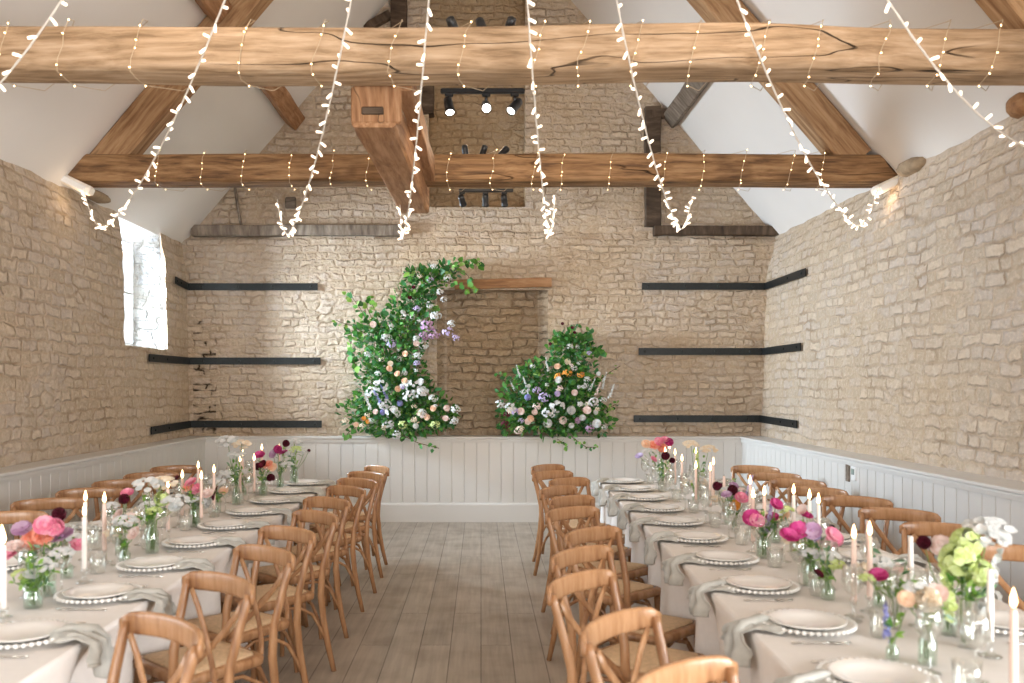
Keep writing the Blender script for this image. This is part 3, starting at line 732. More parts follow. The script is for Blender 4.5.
# ------------------------------------------------------------------ fairy lights
def led_mesh(big=True):
    m = MB()
    if big: m.lathe([(.0048,0),(.0056,.008),(.0078,.014),(.0078,.040),(.005,.044)], 8)
    else: m.lathe([(.004,0),(.0062,.005),(.0062,.013),(.003,.016)], 6)
    o = m.build('bulb', M['led'] if big else M['led_small']); me = o.data; bpy.data.objects.remove(o); return me
LED, LEDS = led_mesh(True), led_mesh(False)
def put_led(me, p, d, parent, sc=1):
    o = bpy.data.objects.new('bulb', me); COL.objects.link(o); o.parent = parent
    o.matrix_local = Matrix.Translation(p) @ Vector((0,0,1)).rotation_difference(Vector(d)).to_matrix().to_4x4() @ Matrix.Scale(sc, 4)
    return o
def strand(m_, y_end, zmin, ymin, lab, n, end, start_y=2.45, ztop=4.9, k=None):
    """light string from the apex of the fan out to a tie beam end; x = m(y-2.45)"""
    pts = []
    k = (ztop-zmin)/(ymin-start_y)**2
    nn = 60
    for i in range(nn+1):
        y = start_y + (ymin-start_y)*i/nn
        pts.append(Vector((m_*(y-start_y), y, zmin + k*(y-ymin)**2)))
    E = Vector(end); p0 = pts[-1]
    for i in range(1, 11):
        u = i/10
        q = p0.lerp(E, u); q.z = p0.z + (E.z-p0.z)*u**1.9
        pts.append(q)
    t = empty('fairy_light_string', (0,0,0)); tag(t, lab, 'fairy lights', 'fairy light strings fanning out overhead')
    w = MB(); w.tube([p for p in pts], .0048, 6)
    # second strand twisted round the first
    tw = [p + Vector((math.cos(i*1.7)*.005, 0, math.sin(i*1.7)*.005)) for i, p in enumerate(pts)]
    w.tube(tw, .0028, 5); w.build('wire', M['wire'], t)
    # bulbs at an even spacing along the length
    L = [0]
    for a, b in zip(pts, pts[1:]): L.append(L[-1]+(b-a).length)
    s = 1.35; tot = L[-1]; step = (tot-s)/n; j = 0
    rr = random.Random(lab)
    cnt = 0
    while s < tot and cnt < 99:
        while L[j+1] < s: j += 1
        u = (s-L[j])/(L[j+1]-L[j]); p = pts[j].lerp(pts[j+1], u)
        dr = (pts[j+1]-pts[j]).normalized(); side = dr.cross(Vector((math.cos(rr.random()*6.28), .2, math.sin(rr.random()*6.28)))).normalized()
        put_led(LED, p, side + dr*.5, t); cnt += 1
        s += step*(.75+.5*rr.random())*(1 if p.y < 6.4 else .62)
    return t
strand(-1.21, 5.4, 3.02, 5.15, 'thick near fairy light string at the upper left corner, dropping past the nearer beam', 30, (-3.60, 5.45, 3.33), ztop=5.25)
strand(-.655, 7.6, 2.90, 7.05, 'long fairy light string sagging down to the left end of the farther tie beam', 52, (-3.42, 7.58, 3.30))
strand(-.333, 7.6, 2.86, 7.12, 'fairy light string ending in a loop near the small wooden block in the gable', 50, (-1.76, 7.60, 3.24))  # the block named here is a patch standing in for a hole
strand(-.135, 7.6, 2.82, 7.15, 'fairy light string crossing in front of the orange bridging beam', 50, (-.70, 7.60, 3.22))
strand(.118, 7.6, 2.86, 7.2, 'fairy light string just right of the middle spotlights', 50, (.64, 7.60, 3.28))
strand(.345, 7.6, 2.90, 7.1, 'fairy light string ending in a loop before the black upright post', 50, (1.82, 7.60, 3.26))
strand(.655, 7.6, 2.91, 7.0, 'long fairy light string sagging down to the right end of the farther tie beam', 52, (3.42, 7.58, 3.34))
strand(1.21, 5.4, 2.99, 5.0, 'thick near fairy light string at the upper right, sagging towards the right wall', 30, (3.60, 5.45, 3.30), ztop=5.25)
def wrap(yc, w, z0, z1, xs, lab, lean, seed):
    t = empty('beam_lights', (0,0,0)); tag(t, lab, 'fairy lights')
    rr = random.Random(seed); pts = []
    hw, hz = w/2+.014, (z1-z0)/2+.022; zc = (z0+z1)/2
    leds = []
    for i, x in enumerate(xs):
        x2 = xs[i+1] if i+1 < len(xs) else x+.4
        # front face from top to bottom, leaning, then under and behind, back up over the top
        loop = [(x+lean, -hw, hz*.96), (x+lean*.6, -hw-.006, hz*.5), (x+lean*.2, -hw-.008, 0), (x-lean*.2, -hw-.006, -hz*.5), (x-lean*.4, -hw, -hz*.95),
                (x-lean*.2, -hw*.5, -hz-.012), (x, 0, -hz-.016), (x+(x2-x)*.3, hw*.7, -hz-.008), (x+(x2-x)*.45, hw+.005, -hz*.6), (x+(x2-x)*.6, hw+.005, hz*.6), (x+(x2-x)*.8, hw*.4, hz+.010), (x2+lean*1.05, -hw*.7, hz+.006)]
        base = len(pts)
        for a, b_, c in loop: pts.append(Vector((a+rr.uniform(-.012,.012), yc+b_, zc+c)))
        for k, dd in ((0,(0,-.3,1)),(1,(-.6,-1,.3)),(2,(.6,-1,0)),(3,(-.7,-1,-.2)),(4,(.5,-.8,-1)),(6,(.3,-.5,-1))):
            if rr.random() < .93:
                q = rr.random()*.8; leds.append((pts[base+k].lerp(pts[base+k+1], q) if k < 6 else pts[base+k], dd))
    m = MB(); m.tube(pts, .0022, 5); m.build('wire', M['wire_beam'], t)
    for p, d in leds[:98]: put_led(LEDS, p, Vector(d)+Vector((rr.uniform(-.3,.3),0,rr.uniform(-.3,.3))), t, .62)
px = lambda p, y: (p-481)*y/F
wrap(5.04, .30, 3.385, 3.64, [px(p, 4.9) for p in (3, 62, 134, 242, 316, 392, 462, 536, 580, 634, 692, 760, 812, 880, 940, 992)], 'small warm fairy lights wound round the nearer tie beam', .055, 3)
wrap(7.75, .30, 3.40, 3.645, [px(p, 7.6) for p in (158, 202, 243, 290, 332, 368, 448, 492, 534, 562, 610, 664, 702, 742, 790, 822)], 'small warm fairy lights wound round the farther tie beam', .03, 4)

# ------------------------------------------------------------------ chairs
def make_chair():
    t = empty('cross_back_chair'); tag(t, '', 'chair')
    W = M['chair']
    # seat frame: rounded trapezoid ring, seat pad woven inside
    def outline(f, b, yf, yb, r, z, n=5):
        cs = [(-b, yb, PI, 1.5*PI), (b, yb, 1.5*PI, 2*PI), (f, yf, 0, .5*PI), (-f, yf, .5*PI, PI)]; out = []
        for x, y, a0, a1 in cs:
            cx = x - math.copysign(r, x); cy = y - (r if y > 0 else -r)
            for i in range(n+1):
                a = a0+(a1-a0)*i/n; out.append((cx+r*math.cos(a), cy+r*math.sin(a), z))
        return out
    m = MB(); m.loft([outline(.205,.17,.20,-.19,.045,.415), outline(.222,.185,.215,-.205,.05,.425), outline(.225,.188,.218,-.208,.05,.452), outline(.216,.178,.208,-.198,.05,.462)])
    SF = m.build('seat_frame', W, t)
    m = MB(); m.loft([outline(.19,.155,.182,-.172,.04,.4625), outline(.188,.153,.180,-.170,.04,.470), outline(.14,.11,.13,-.12,.04,.475)]); m.build('seat_pad', M['seat'], SF)
    for s in (-1, 1):
        m = MB(); m.tube([(s*.19,.185,.43),(s*.193,.19,.30),(s*.197,.20,.12),(s*.20,.205,0)], [.019,.018,.016,.014], 10); m.build('front_leg', W, t)
        m = MB()
        pts = [(s*.203,-.305,0),(s*.195,-.272,.14),(s*.188,-.243,.30),(s*.186,-.228,.45),(s*.188,-.235,.58),(s*.196,-.265,.70),(s*.204,-.292,.79),(s*.207,-.300,.825),(s*.206,-.303,.848)]
        m.tube(pts, [(.014,.015),(.016,.018),(.017,.020),(.017,.021),(.0165,.020),(.016,.019),(.015,.018),(.015,.017),(.010,.012)], 10, ax=(1,0,0)); m.build('rear_leg', W, t)
        # bentwood hoop under the side rail
        m = MB(); m.tube([(s*.198,.185,.17),(s*.194,.165,.28),(s*.19,.12,.365),(s*.187,.03,.405),(s*.184,-.08,.398),(s*.184,-.17,.345),(s*.188,-.225,.255),(s*.192,-.255,.18)], .0095, 8); m.build('leg_brace', W, t)
    for y, xx in ((.19, .19), (-.235, .175)):
        m = MB(); m.tube([(-xx, y, .19),(-xx*.9,y*.99,.29),(-xx*.6,y*.95,.375),(0,y*.92,.41),(xx*.6,y*.95,.375),(xx*.9,y*.99,.29),(xx,y,.19)], .0095, 8); m.build('leg_brace', W, t)
    # top rail: curved slab that overhangs the posts and rolls at the ends
    m = MB(); rings = []
    for i in range(21):
        u = -1+2*i/20; a = abs(u); x = u*.232
        y = -.300 - .048*(1-a**2.2) + (.012*max(0, a-.85)/.15); hz = .040 - .007*a**6 - (.012 if a > .99 else 0); z = .838 + .004*(1-a*a); th = .0125 - .004*(a > .99)
        K = 12; ring = []
        for j in range(K):
            c, s_ = math.cos(2*PI*j/K), math.sin(2*PI*j/K)
            ring.append((x, y-.016 + math.copysign(abs(c)**.5, c)*th, z + math.copysign(abs(s_)**.55, s_)*hz - (y+.3)*.10))
        rings.append(ring)
    m.loft(rings); m.build('top_rail', W, t)
    for s in (-1, 1):   # crossing slats
        m = MB(); k = .006*s
        pts = [(s*.165,-.305+k,.815),(s*.12,-.305+k,.755),(s*.055,-.292+k,.68),(0,-.275+k,.62),(-s*.055,-.256+k,.565),(-s*.115,-.228+k,.505),(-s*.145,-.205+k,.455)]
        m.bar(pts, .028, .010, (1,0,0), bev=.6); m.build('cross_slat', W, t)
    m = MB(); m.ball((0,-.290,.62), .011, 8, 6); m.build('slat_peg', W, t)
    return t
chairP = Placer(make_chair()); CHAIRS = []
def chair(xr, yr, ang, side, label, group):
    """rail centre (xr, yr); ang = degrees the rail is turned from across the hall; side -1 faces left, +1 faces right; all are angled towards the camera"""
    a = math.radians(ang); fx, fy = side*math.sin(a), -math.cos(a)
    rz = math.atan2(-fx, fy)
    CHAIRS.append((xr+fx*.325, yr+fy*.325, rz))
    o = chairP((xr+fx*.325, yr+fy*.325, 0), rz, label); o['group'] = group
LI = [(-1.0,2.78,40),(-1.01,3.42,40),(-.98,4.02,42),(-1.0,4.59,40),(-.965,5.18,46),(-1.01,5.83,40),(-.985,6.50,44),(-.98,7.06,38),(-.985,7.62,40),(-.96,8.2,56)]
for i, (x, y, a) in enumerate(LI):
    d = 'cross-back oak chair on the aisle side of the left table, ' + (NTH[i]+' from the camera' if i < 9 else 'farthest from the camera')
    chair(x, y, a, -1, d, 'chairs on the aisle side of the left table')
RI = [(.52,2.30,42),(.44,2.82,50),(.385,3.44,50),(.448,3.99,48),(.57,4.56,45),(.545,5.36,40),(.60,5.92,44),(.56,6.50,50),(.70,7.10,40),(.615,7.7,36),(.62,8.32,44)]
for i, (x, y, a) in enumerate(RI):
    d = 'cross-back oak chair on the aisle side of the right table, ' + (NTH[i]+' from the camera' if i < 10 else 'farthest from the camera')
    chair(x, y, a, 1, d, 'chairs on the aisle side of the right table')
RO = [(2.50,4.05,36),(2.50,4.72,38),(2.52,5.30,40),(2.52,5.90,38),(2.47,6.45,46),(2.52,7.0,40),(2.52,7.55,36),(2.56,8.2,38)]
for i, (x, y, a) in enumerate(RO):
    chair(x, y, a, -1, 'cross-back oak chair between the right table and the right wall, %s from the camera' % (NTH[i] if i < 7 else 'farthest'), 'chairs on the wall side of the right table')
LO = [(-2.80,5.18,24),(-2.84,5.80,26),(-2.84,6.40,26),(-2.84,6.98,28),(-2.84,7.58,30),(-2.85,8.22,26)]
for i, (x, y, a) in enumerate(LO):
    chair(x, y, a, 1, 'cross-back oak chair between the left table and the left wall, %s from the camera' % (NTH[i] if i < 5 else 'farthest'), 'chairs on the wall side of the left table')

# ------------------------------------------------------------------ tables
TZ = .762
Y0T, Y1T = 1.55, 8.05
SH = .0265
def table(side):
    # local: u across 0..1.1 from the aisle edge, v along
    def W(u, v, z):
        if side > 0: return (.87 + SH*v + u, v, z)
        return (-1.345 - u, v, z)
    name = 'right' if side > 0 else 'left'
    wd = 1.12
    t = empty('banquet_table', W(wd/2, (Y0T+Y1T)/2, 0)); tag(t, 'long banquet table hidden under its cloth on the %s of the aisle' % name, 'table')
    o0 = Vector(t.location)
    def lw(u, v, z): return tuple(Vector(W(u, v, z)) - o0)
    m = MB(); r = [(0.03,Y0T+.03),(wd-.03,Y0T+.03),(wd-.03,Y1T-.03),(.03,Y1T-.03)]
    m.loft([[lw(u,v,.72) for u,v in r],[lw(u,v,TZ-.006) for u,v in r]], flat=True); m.build('tabletop', M['rafter'], t, smooth=False)
    for v in (Y0T+.3, (Y0T+Y1T)/2, Y1T-.3):
        for u in (.25, wd-.25):
            q = MB(); q.tube([lw(u,v,.72), lw(u,v,0)], .025, 8); q.build('leg', M['rafter'], t)
    # cloth: perimeter rings
    per = []; st = .035
    def seg(a, b):
        L = math.hypot(b[0]-a[0], b[1]-a[1]); n = max(2, int(L/st))
        for i in range(n): per.append((a[0]+(b[0]-a[0])*i/n, a[1]+(b[1]-a[1])*i/n, (b[1]-a[1])/L, -(b[0]-a[0])/L))
    seg((0,Y0T),(wd,Y0T)); seg((wd,Y0T),(wd,Y1T)); seg((wd,Y1T),(0,Y1T)); seg((0,Y1T),(0,Y0T))
    n = len(per); rings = []
    # how far the seats press into the hanging cloth at each point of its edge
    push = [0.0]*n
    for i, (u, v, nu, nv) in enumerate(per):
        for q in range(0, 30):
            X_, Y_, _z = W(u+nu*(.075-q*.01), v+nv*(.075-q*.01), 0)
            for cx, cy, rz in CHAIRS:
                dx, dy = X_-cx, Y_-cy
                if dx*dx+dy*dy > .16: continue
                a_, b_ = dx*math.cos(rz)+dy*math.sin(rz), -dx*math.sin(rz)+dy*math.cos(rz)
                if abs(a_) < .245 and -.3 < b_ < .24: push[i] = max(push[i], q*.01 + .012)
    wide = [max(push[(i+k) % n] * (1-abs(k)/6) for k in range(-5, 6)) for i in range(n)]
    push = [max(push[i], sum(wide[(i+k) % n] for k in (-2,-1,0,1,2))/5) for i in range(n)]
    lv = [(0,0,0), (.006,-.004,0), (.010,-.014,0), (.012,-.04,.10), (.016,-.10,.3), (.020,-.2,.55), (.026,-.35,.8), (.032,-.5,.95), (.038,-.64,1.0), (.042,-.742,1.0)]
    for off, dz, am in lv:
        ring = []
        for i, (u, v, nu, nv) in enumerate(per):
            s = i*st
            wv = (math.sin(s*26+2*math.sin(s*3.1)) * .5 + math.sin(s*11.3+1.3)*.7 + math.sin(s*4.7)*.5)*.013*am
            k = off + wv + .012*am - push[i]*max(0, min(1, (-dz-.02)/.19))
            ring.append(W(u+nu*k, v+nv*k, TZ+dz + (0 if dz > -.7 else .006*math.sin(s*9))))
        rings.append(ring)
    m = MB(); m.loft(rings, caps=False)
    # top, finely divided with faint undulation
    nu_, nv_ = 16, 90; vs = []
    for i in range(nu_+1):
        for j in range(nv_+1):
            u, v = wd*i/nu_, Y0T+(Y1T-Y0T)*j/nv_
            vs.append(W(u, v, TZ))
    m.add(vs, [(i*(nv_+1)+j, (i+1)*(nv_+1)+j, (i+1)*(nv_+1)+j+1, i*(nv_+1)+j+1) for i in range(nu_) for j in range(nv_)])
    c = m.build('tablecloth', M['cloth']); tag(c, 'pale linen tablecloth falling to the floor over the %s banquet table' % name, 'tablecloth')
    return W, wd
WL, wd = table(-1); WR, _ = table(1)

# ------------------------------------------------------------------ table ware
def P_charger():
    t = empty('charger_plate'); tag(t, '', 'plate', 'beaded charger plates')
    m = MB(); m.lathe([(.001,.0012),(.085,.001),(.10,.002),(.15,.018),(.158,.021),(.158,.0245),(.148,.0235),(.10,.0065),(.001,.0055)], 40); pl = m.build('plate', M['charger'], t)
    b = MB()
    for i in range(44):
        a = 2*PI*i/44; b.ball((.160*math.cos(a), .160*math.sin(a), .0225), .0088, 6, 4)
    b.build('beaded_rim', M['charger'], pl)
    return t
def P_dinner():
    m = MB(); m.lathe([(.001,0),(.07,0),(.075,.001),(.10,.014),(.133,.024),(.1345,.0265),(.130,.0275),(.095,.0165),(.075,.0055),(.001,.005)], 40)
    return tag(m.build('dinner_plate', M['china']), '', 'plate', 'white dinner plates')
def P_napkin():
    """linen folded in from the plate, pinched at the table edge, fanning out below it; local +X points to the chair, origin on the table edge"""
    m = MB(); nu_, nv_ = 22, 26; vs = []
    for j in range(nv_+1):
        v = j/nv_; s = -.085 + .20*v      # distance from the edge along the cloth
        wdt = .085 - .042*math.exp(-((s+.01)/.035)**2) + .035*max(0, s)/.15
        for i in range(nu_+1):
            u = -1+2*i/nu_
            fold = math.sin(u*9.5+v*3.2)*.017*(.5+.9*v) + math.sin(u*19+v*5)*.008 + nz((u*1.3, v*2.2, 3), 2.2, .022)
            if s < .012:
                x, z = s, .010 + .012*math.exp(-((s+.05)/.06)**2)*(1-u*u) + abs(fold)*.8
            else:
                q = s-.012; x = .040 + .008*min(1, q/.03) + fold*.9 + .012; z = -.002 - q*(.85+.25*math.sin(u*3+1)) + .010*max(0, 1-q/.02)
            skew = .03*v*v
            vs.append((x, u*wdt*(1+.12*math.sin(v*7+u)) + skew, z + (.012*math.sin(u*5) if v > .95 else 0)))
    m.add(vs, [(j*(nu_+1)+i, j*(nu_+1)+i+1, (j+1)*(nu_+1)+i+1, (j+1)*(nu_+1)+i) for j in range(nv_) for i in range(nu_)])
    o = m.build('linen_napkin', M['napkin']); sm = o.modifiers.new('thick', 'SOLIDIFY'); sm.thickness = .003
    # a loose twist of cloth at the edge
    k = MB(); k.tube([(-.09,-.035,.022),(-.05,-.012,.034),(-.005,.012,.030),(.035,.026,.026),(.062,.034,.0),(.064,.04,-.035)], [.010,.016,.019,.017,.015,.006], 8); k.build('knot', M['napkin'], o)
    return tag(o, '', 'napkin', 'sage linen napkins')
def P_fork():
    m = MB(); m.bar([(-.095,0,.004),(-.04,0,.005),(.01,0,.006),(.04,0,.006)], .009, .003, (0,1,0)); m.bar([(.035,0,.006),(.05,0,.004),(.062,0,.005)], .022, .0025, (0,1,0))
    for y in (-.009,-.003,.003,.009): m.bar([(.058,y,.005),(.08,y,.004),(.10,y,.007)], .003, .002, (0,1,0))
    return tag(m.build('dinner_fork', M['steel']), '', 'fork', 'forks beside the plates')
def P_knife():
    m = MB(); m.bar([(-.11,0,.005),(-.06,0,.005),(-.01,0,.005)], .012, .006, (0,1,0), bev=.8); m.bar([(-.01,0,.004),(.04,0,.0035),(.09,.002,.0035),(.115,.004,.0035)], .017, .002, (0,1,0))
    return tag(m.build('dinner_knife', M['steel']), '', 'knife', 'knives beside the plates')
def P_tumbler():
    m = MB(); m.lathe([(.001,.002),(.031,.0015),(.034,.006),(.0365,.05),(.039,.092),(.0375,.092),(.035,.05),(.0315,.014),(.001,.011)], 22)
    return tag(m.build('water_tumbler', M['glass']), '', 'glass', 'glass tumblers')
def P_wine():
    t = empty('wine_glass'); tag(t, '', 'glass', 'stemmed wine glasses')
    m = MB(); m.lathe([(.001,.001),(.034,.001),(.035,.003),(.012,.006),(.0045,.014),(.004,.085),(.007,.094),(.001,.096)], 20); m.build('stem', M['glass'], t)
    m = MB(); m.lathe([(.006,.093),(.022,.104),(.036,.128),(.040,.150),(.037,.180),(.033,.205),(.0318,.205),(.0355,.180),(.0385,.150),(.0345,.130),(.021,.107),(.001,.099)], 22); m.build('bowl', M['glass'], t)
    return t
pc, pd, pn, pf, pk, pt, pw = [Placer(f()) for f in (P_charger, P_dinner, P_napkin, P_fork, P_knife, P_tumbler, P_wine)]
RY = [3.13 + .592*(k-1) for k in range(10)]      # 2.54 .. 7.87
LY = [2.98 + .592*(k-1) for k in range(10)]      # 2.39 .. 7.72
def settings(side):
    W = WR if side > 0 else WL; ys = RY if side > 0 else LY; nm = 'right' if side > 0 else 'left'
    for inner in (True, False):
        for k, y in enumerate(ys):
            rr = random.Random(k*7+side*3+inner)
            u = .205 if inner else wd-.205
            x = W(u, y, 0)[0]; visible_x = abs(481 + (x)*F/y - 512) < 600
            if not visible_x or (not inner and y < 2.9): continue
            place = '%s place from the camera, %s side of the %s table' % (NTH[k], 'aisle' if inner else 'wall', nm)
            dx = 1 if inner else -1           # towards the table centre in u
            def at(du, dy, z=TZ): return W(u+du*dx, y+dy, z)
            rz0 = (PI if side > 0 else 0) if inner else (0 if side > 0 else PI)   # local +X points at the chair
            pc(at(0,0,TZ+.001), rr.random(), 'beaded charger plate, '+place)
            pd(at(0,0,TZ+.0075), 0, 'white dinner plate, '+place)
            ce = -.205
            pn(W(0 if inner else wd, y-.01, TZ+.0), rz0 + rr.uniform(-.12,.12), 'sage linen napkin, '+place, sc=(1, rr.uniform(.85,1.15), rr.uniform(.8,1.2))) if (inner) else pn(W(wd, y-.01, TZ), rz0, 'sage linen napkin, '+place)
            pf(at(-.02,-.195 if inner else .195), rz0+PI+rr.uniform(-.05,.05), 'silver fork, '+place)
            pk(at(-.01, .195 if inner else -.195), rz0+PI+rr.uniform(-.05,.05), 'silver knife, '+place)
            pt(at(.215, -.10+rr.uniform(-.02,.02), TZ+.0005), 0, 'clear water tumbler, '+place)
            pw(at(.20, .09+rr.uniform(-.02,.02), TZ+.0005), 0, 'outer stemmed wine glass, '+place)
            if inner or k % 2: pw(at(.30, .015+rr.uniform(-.02,.02), TZ+.0005), 0, 'inner stemmed wine glass, '+place)
settings(1); settings(-1)

# candles: (flame pixel x, y) of the photograph turned into table positions
def P_holder():
    t = empty('candle_holder'); tag(t, '', 'candle holder', 'clear glass candle holders')
    m = MB(); m.lathe([(.001,.001),(.036,.001),(.037,.005),(.020,.010),(.009,.018),(.008,.040),(.014,.046),(.016,.062),(.013,.062),(.011,.050),(.001,.048)], 18); m.build('glass_foot', M['glass'], t)
    return t
def P_candle(h, mat, lit=True):
    t = empty('taper_candle'); tag(t, '', 'candle', 'slim taper candles in glass holders')
    m = MB(); m.lathe([(.009,0),(.0105,.01),(.0105,h*.5),(.0090,h-.006),(.006,h),(.001,h-.001)], 12); wx = m.build('wax', mat, t)
    m = MB(); m.tube([(0,0,h-.003),(0,.001,h+.010)], .0012, 5); m.build('wick', M['wick'], wx)
    if lit:
        m = MB(); m.lathe([(.001,h+.004),(.0065,h+.010),(.0090,h+.020),(.0068,h+.036),(.003,h+.050),(.0006,h+.058)], 10); m.build('flame', M['flame'], wx)
    return t
ph = Placer(P_holder()); CND = {}
def candle(x, y, zf, nm, k, pale=False, lit=True):
    h = round(max(.16, min(.34, zf-TZ-.05-.03)), 2); key = (h, pale, lit)
    if key not in CND: CND[key] = Placer(P_candle(h, M['wax_white'] if pale else M['wax'], lit))
    ph((x, y, TZ+.0005), 0, 'clear glass holder under the %s candle from the camera on the %s table' % (NTH[k], nm))
    CND[key]((x, y, TZ+.0495), 0, '%s %s taper candle, %s from the camera along the %s table' % ('lit' if lit else 'unlit', 'ivory' if pale else 'blush', NTH[k], nm))
RC = [(1.39,3.28,1.08,0,1),(1.48,3.35,1.08,0,1),(1.63,4.25,1.08,1,1),(1.65,4.42,1.08,1,1),(1.62,4.56,1.09,1,1),(1.50,4.66,1.07,0,1),(1.41,4.56,1.07,0,1),(1.56,5.1,1.08,0,1),(1.58,5.72,1.07,0,0),(1.69,6.4,1.08,0,1),(1.55,5.95,1.08,0,1),(1.49,6.1,1.08,0,1),
      (1.76,7.2,1.1,0,1),(1.53,6.7,1.08,0,1),(1.61,7.3,1.08,0,1),(1.57,7.5,1.08,0,1),(1.66,7.75,1.10,0,1),(1.68,3.82,1.07,0,0),(1.67,3.42,1.07,1,0),(1.62,2.80,1.07,1,0),(1.66,2.62,1.06,0,0),(1.41,2.33,1.06,0,1),(1.52,2.42,1.10,1,1)]
LC = [(-1.72,3.17,1.08,1,1),(-1.78,3.27,1.08,1,1),(-1.96,4.36,1.08,1,1),(-1.74,3.86,1.08,1,1),(-1.84,4.30,1.08,0,1),(-1.75,4.92,1.08,0,1),(-1.85,5.45,1.08,0,1),(-1.96,6.1,1.08,0,1),(-1.71,5.38,1.08,0,1),(-1.76,5.8,1.08,0,1),
      (-1.82,6.65,1.08,0,1),(-1.95,7.2,1.08,0,1),(-1.74,6.75,1.08,0,1),(-1.93,7.75,1.09,0,1),(-1.80,7.85,1.08,0,1)]
for nm, lst in (('right', RC), ('left', LC)):
    for k, (x, y, z, pale, lit) in enumerate(sorted(lst, key=lambda c: c[1])): candle(x, y, z, nm, k, bool(pale), bool(lit))

# ------------------------------------------------------------------ flowers
def rot_to(d):
    return Vector((0,0,1)).rotation_difference(Vector(d).normalized()).to_matrix().to_4x4()
def petal_flower(m, c, d, r, n=5, layers=1, cup=.35):
    """petals as little curved shells round an axis"""
    Q0 = Matrix.Translation(c) @ rot_to(d)
    for l in range(layers):
        rl = r*(1-l*.27); up = cup + l*.35; off = R.random()*6
        for i in range(n):
            a = off + 2*PI*i/n; ca, sa = math.cos(a), math.sin(a)
            w = rl*PI/n*1.15
            pr = [(0, 0, 0), (.45, w*.75, up*.35), (.85, w, up*.75), (1.05, w*.45, up*.85)]
            vs = []
            for q, ww, z in pr:
                for sgn in (-1, 0, 1):
                    x = rl*q; y = ww*sgn; vs.append((x*ca-y*sa, x*sa+y*ca, rl*(z - (.10 if sgn == 0 else 0)) + l*r*.12))
            fs = [(j*3+k, j*3+k+1, j*3+k+4, j*3+k+3) for j in range(3) for k in range(2)]
            m.add(vs, fs, Q0)
def leaf(m, c, d, up, L, w):
    d = Vector(d).normalized(); s = d.cross(Vector(up)); s = s.normalized() if s.length > 1e-4 else Vector((1,0,0)); n = s.cross(d)
    c = Vector(c)
    m.add([c, c+d*L*.3+s*w*.5+n*L*.05, c+d*L*.35-n*L*.02, c+d*L*.3-s*w*.5+n*L*.05, c+d*L*.72+s*w*.36+n*L*.02, c+d*L*.75-n*L*.05, c+d*L*.72-s*w*.36+n*L*.02, c+d*L-n*L*.12],
          [(0,1,2),(0,2,3),(1,4,5,2),(2,5,6,3),(4,7,5),(5,7,6)])
def rdir(bias=(0,0,0), k=1.0):
    v = Vector((R.gauss(0,1), R.gauss(0,1), R.gauss(0,1))).normalized()*k + Vector(bias); return v.normalized()

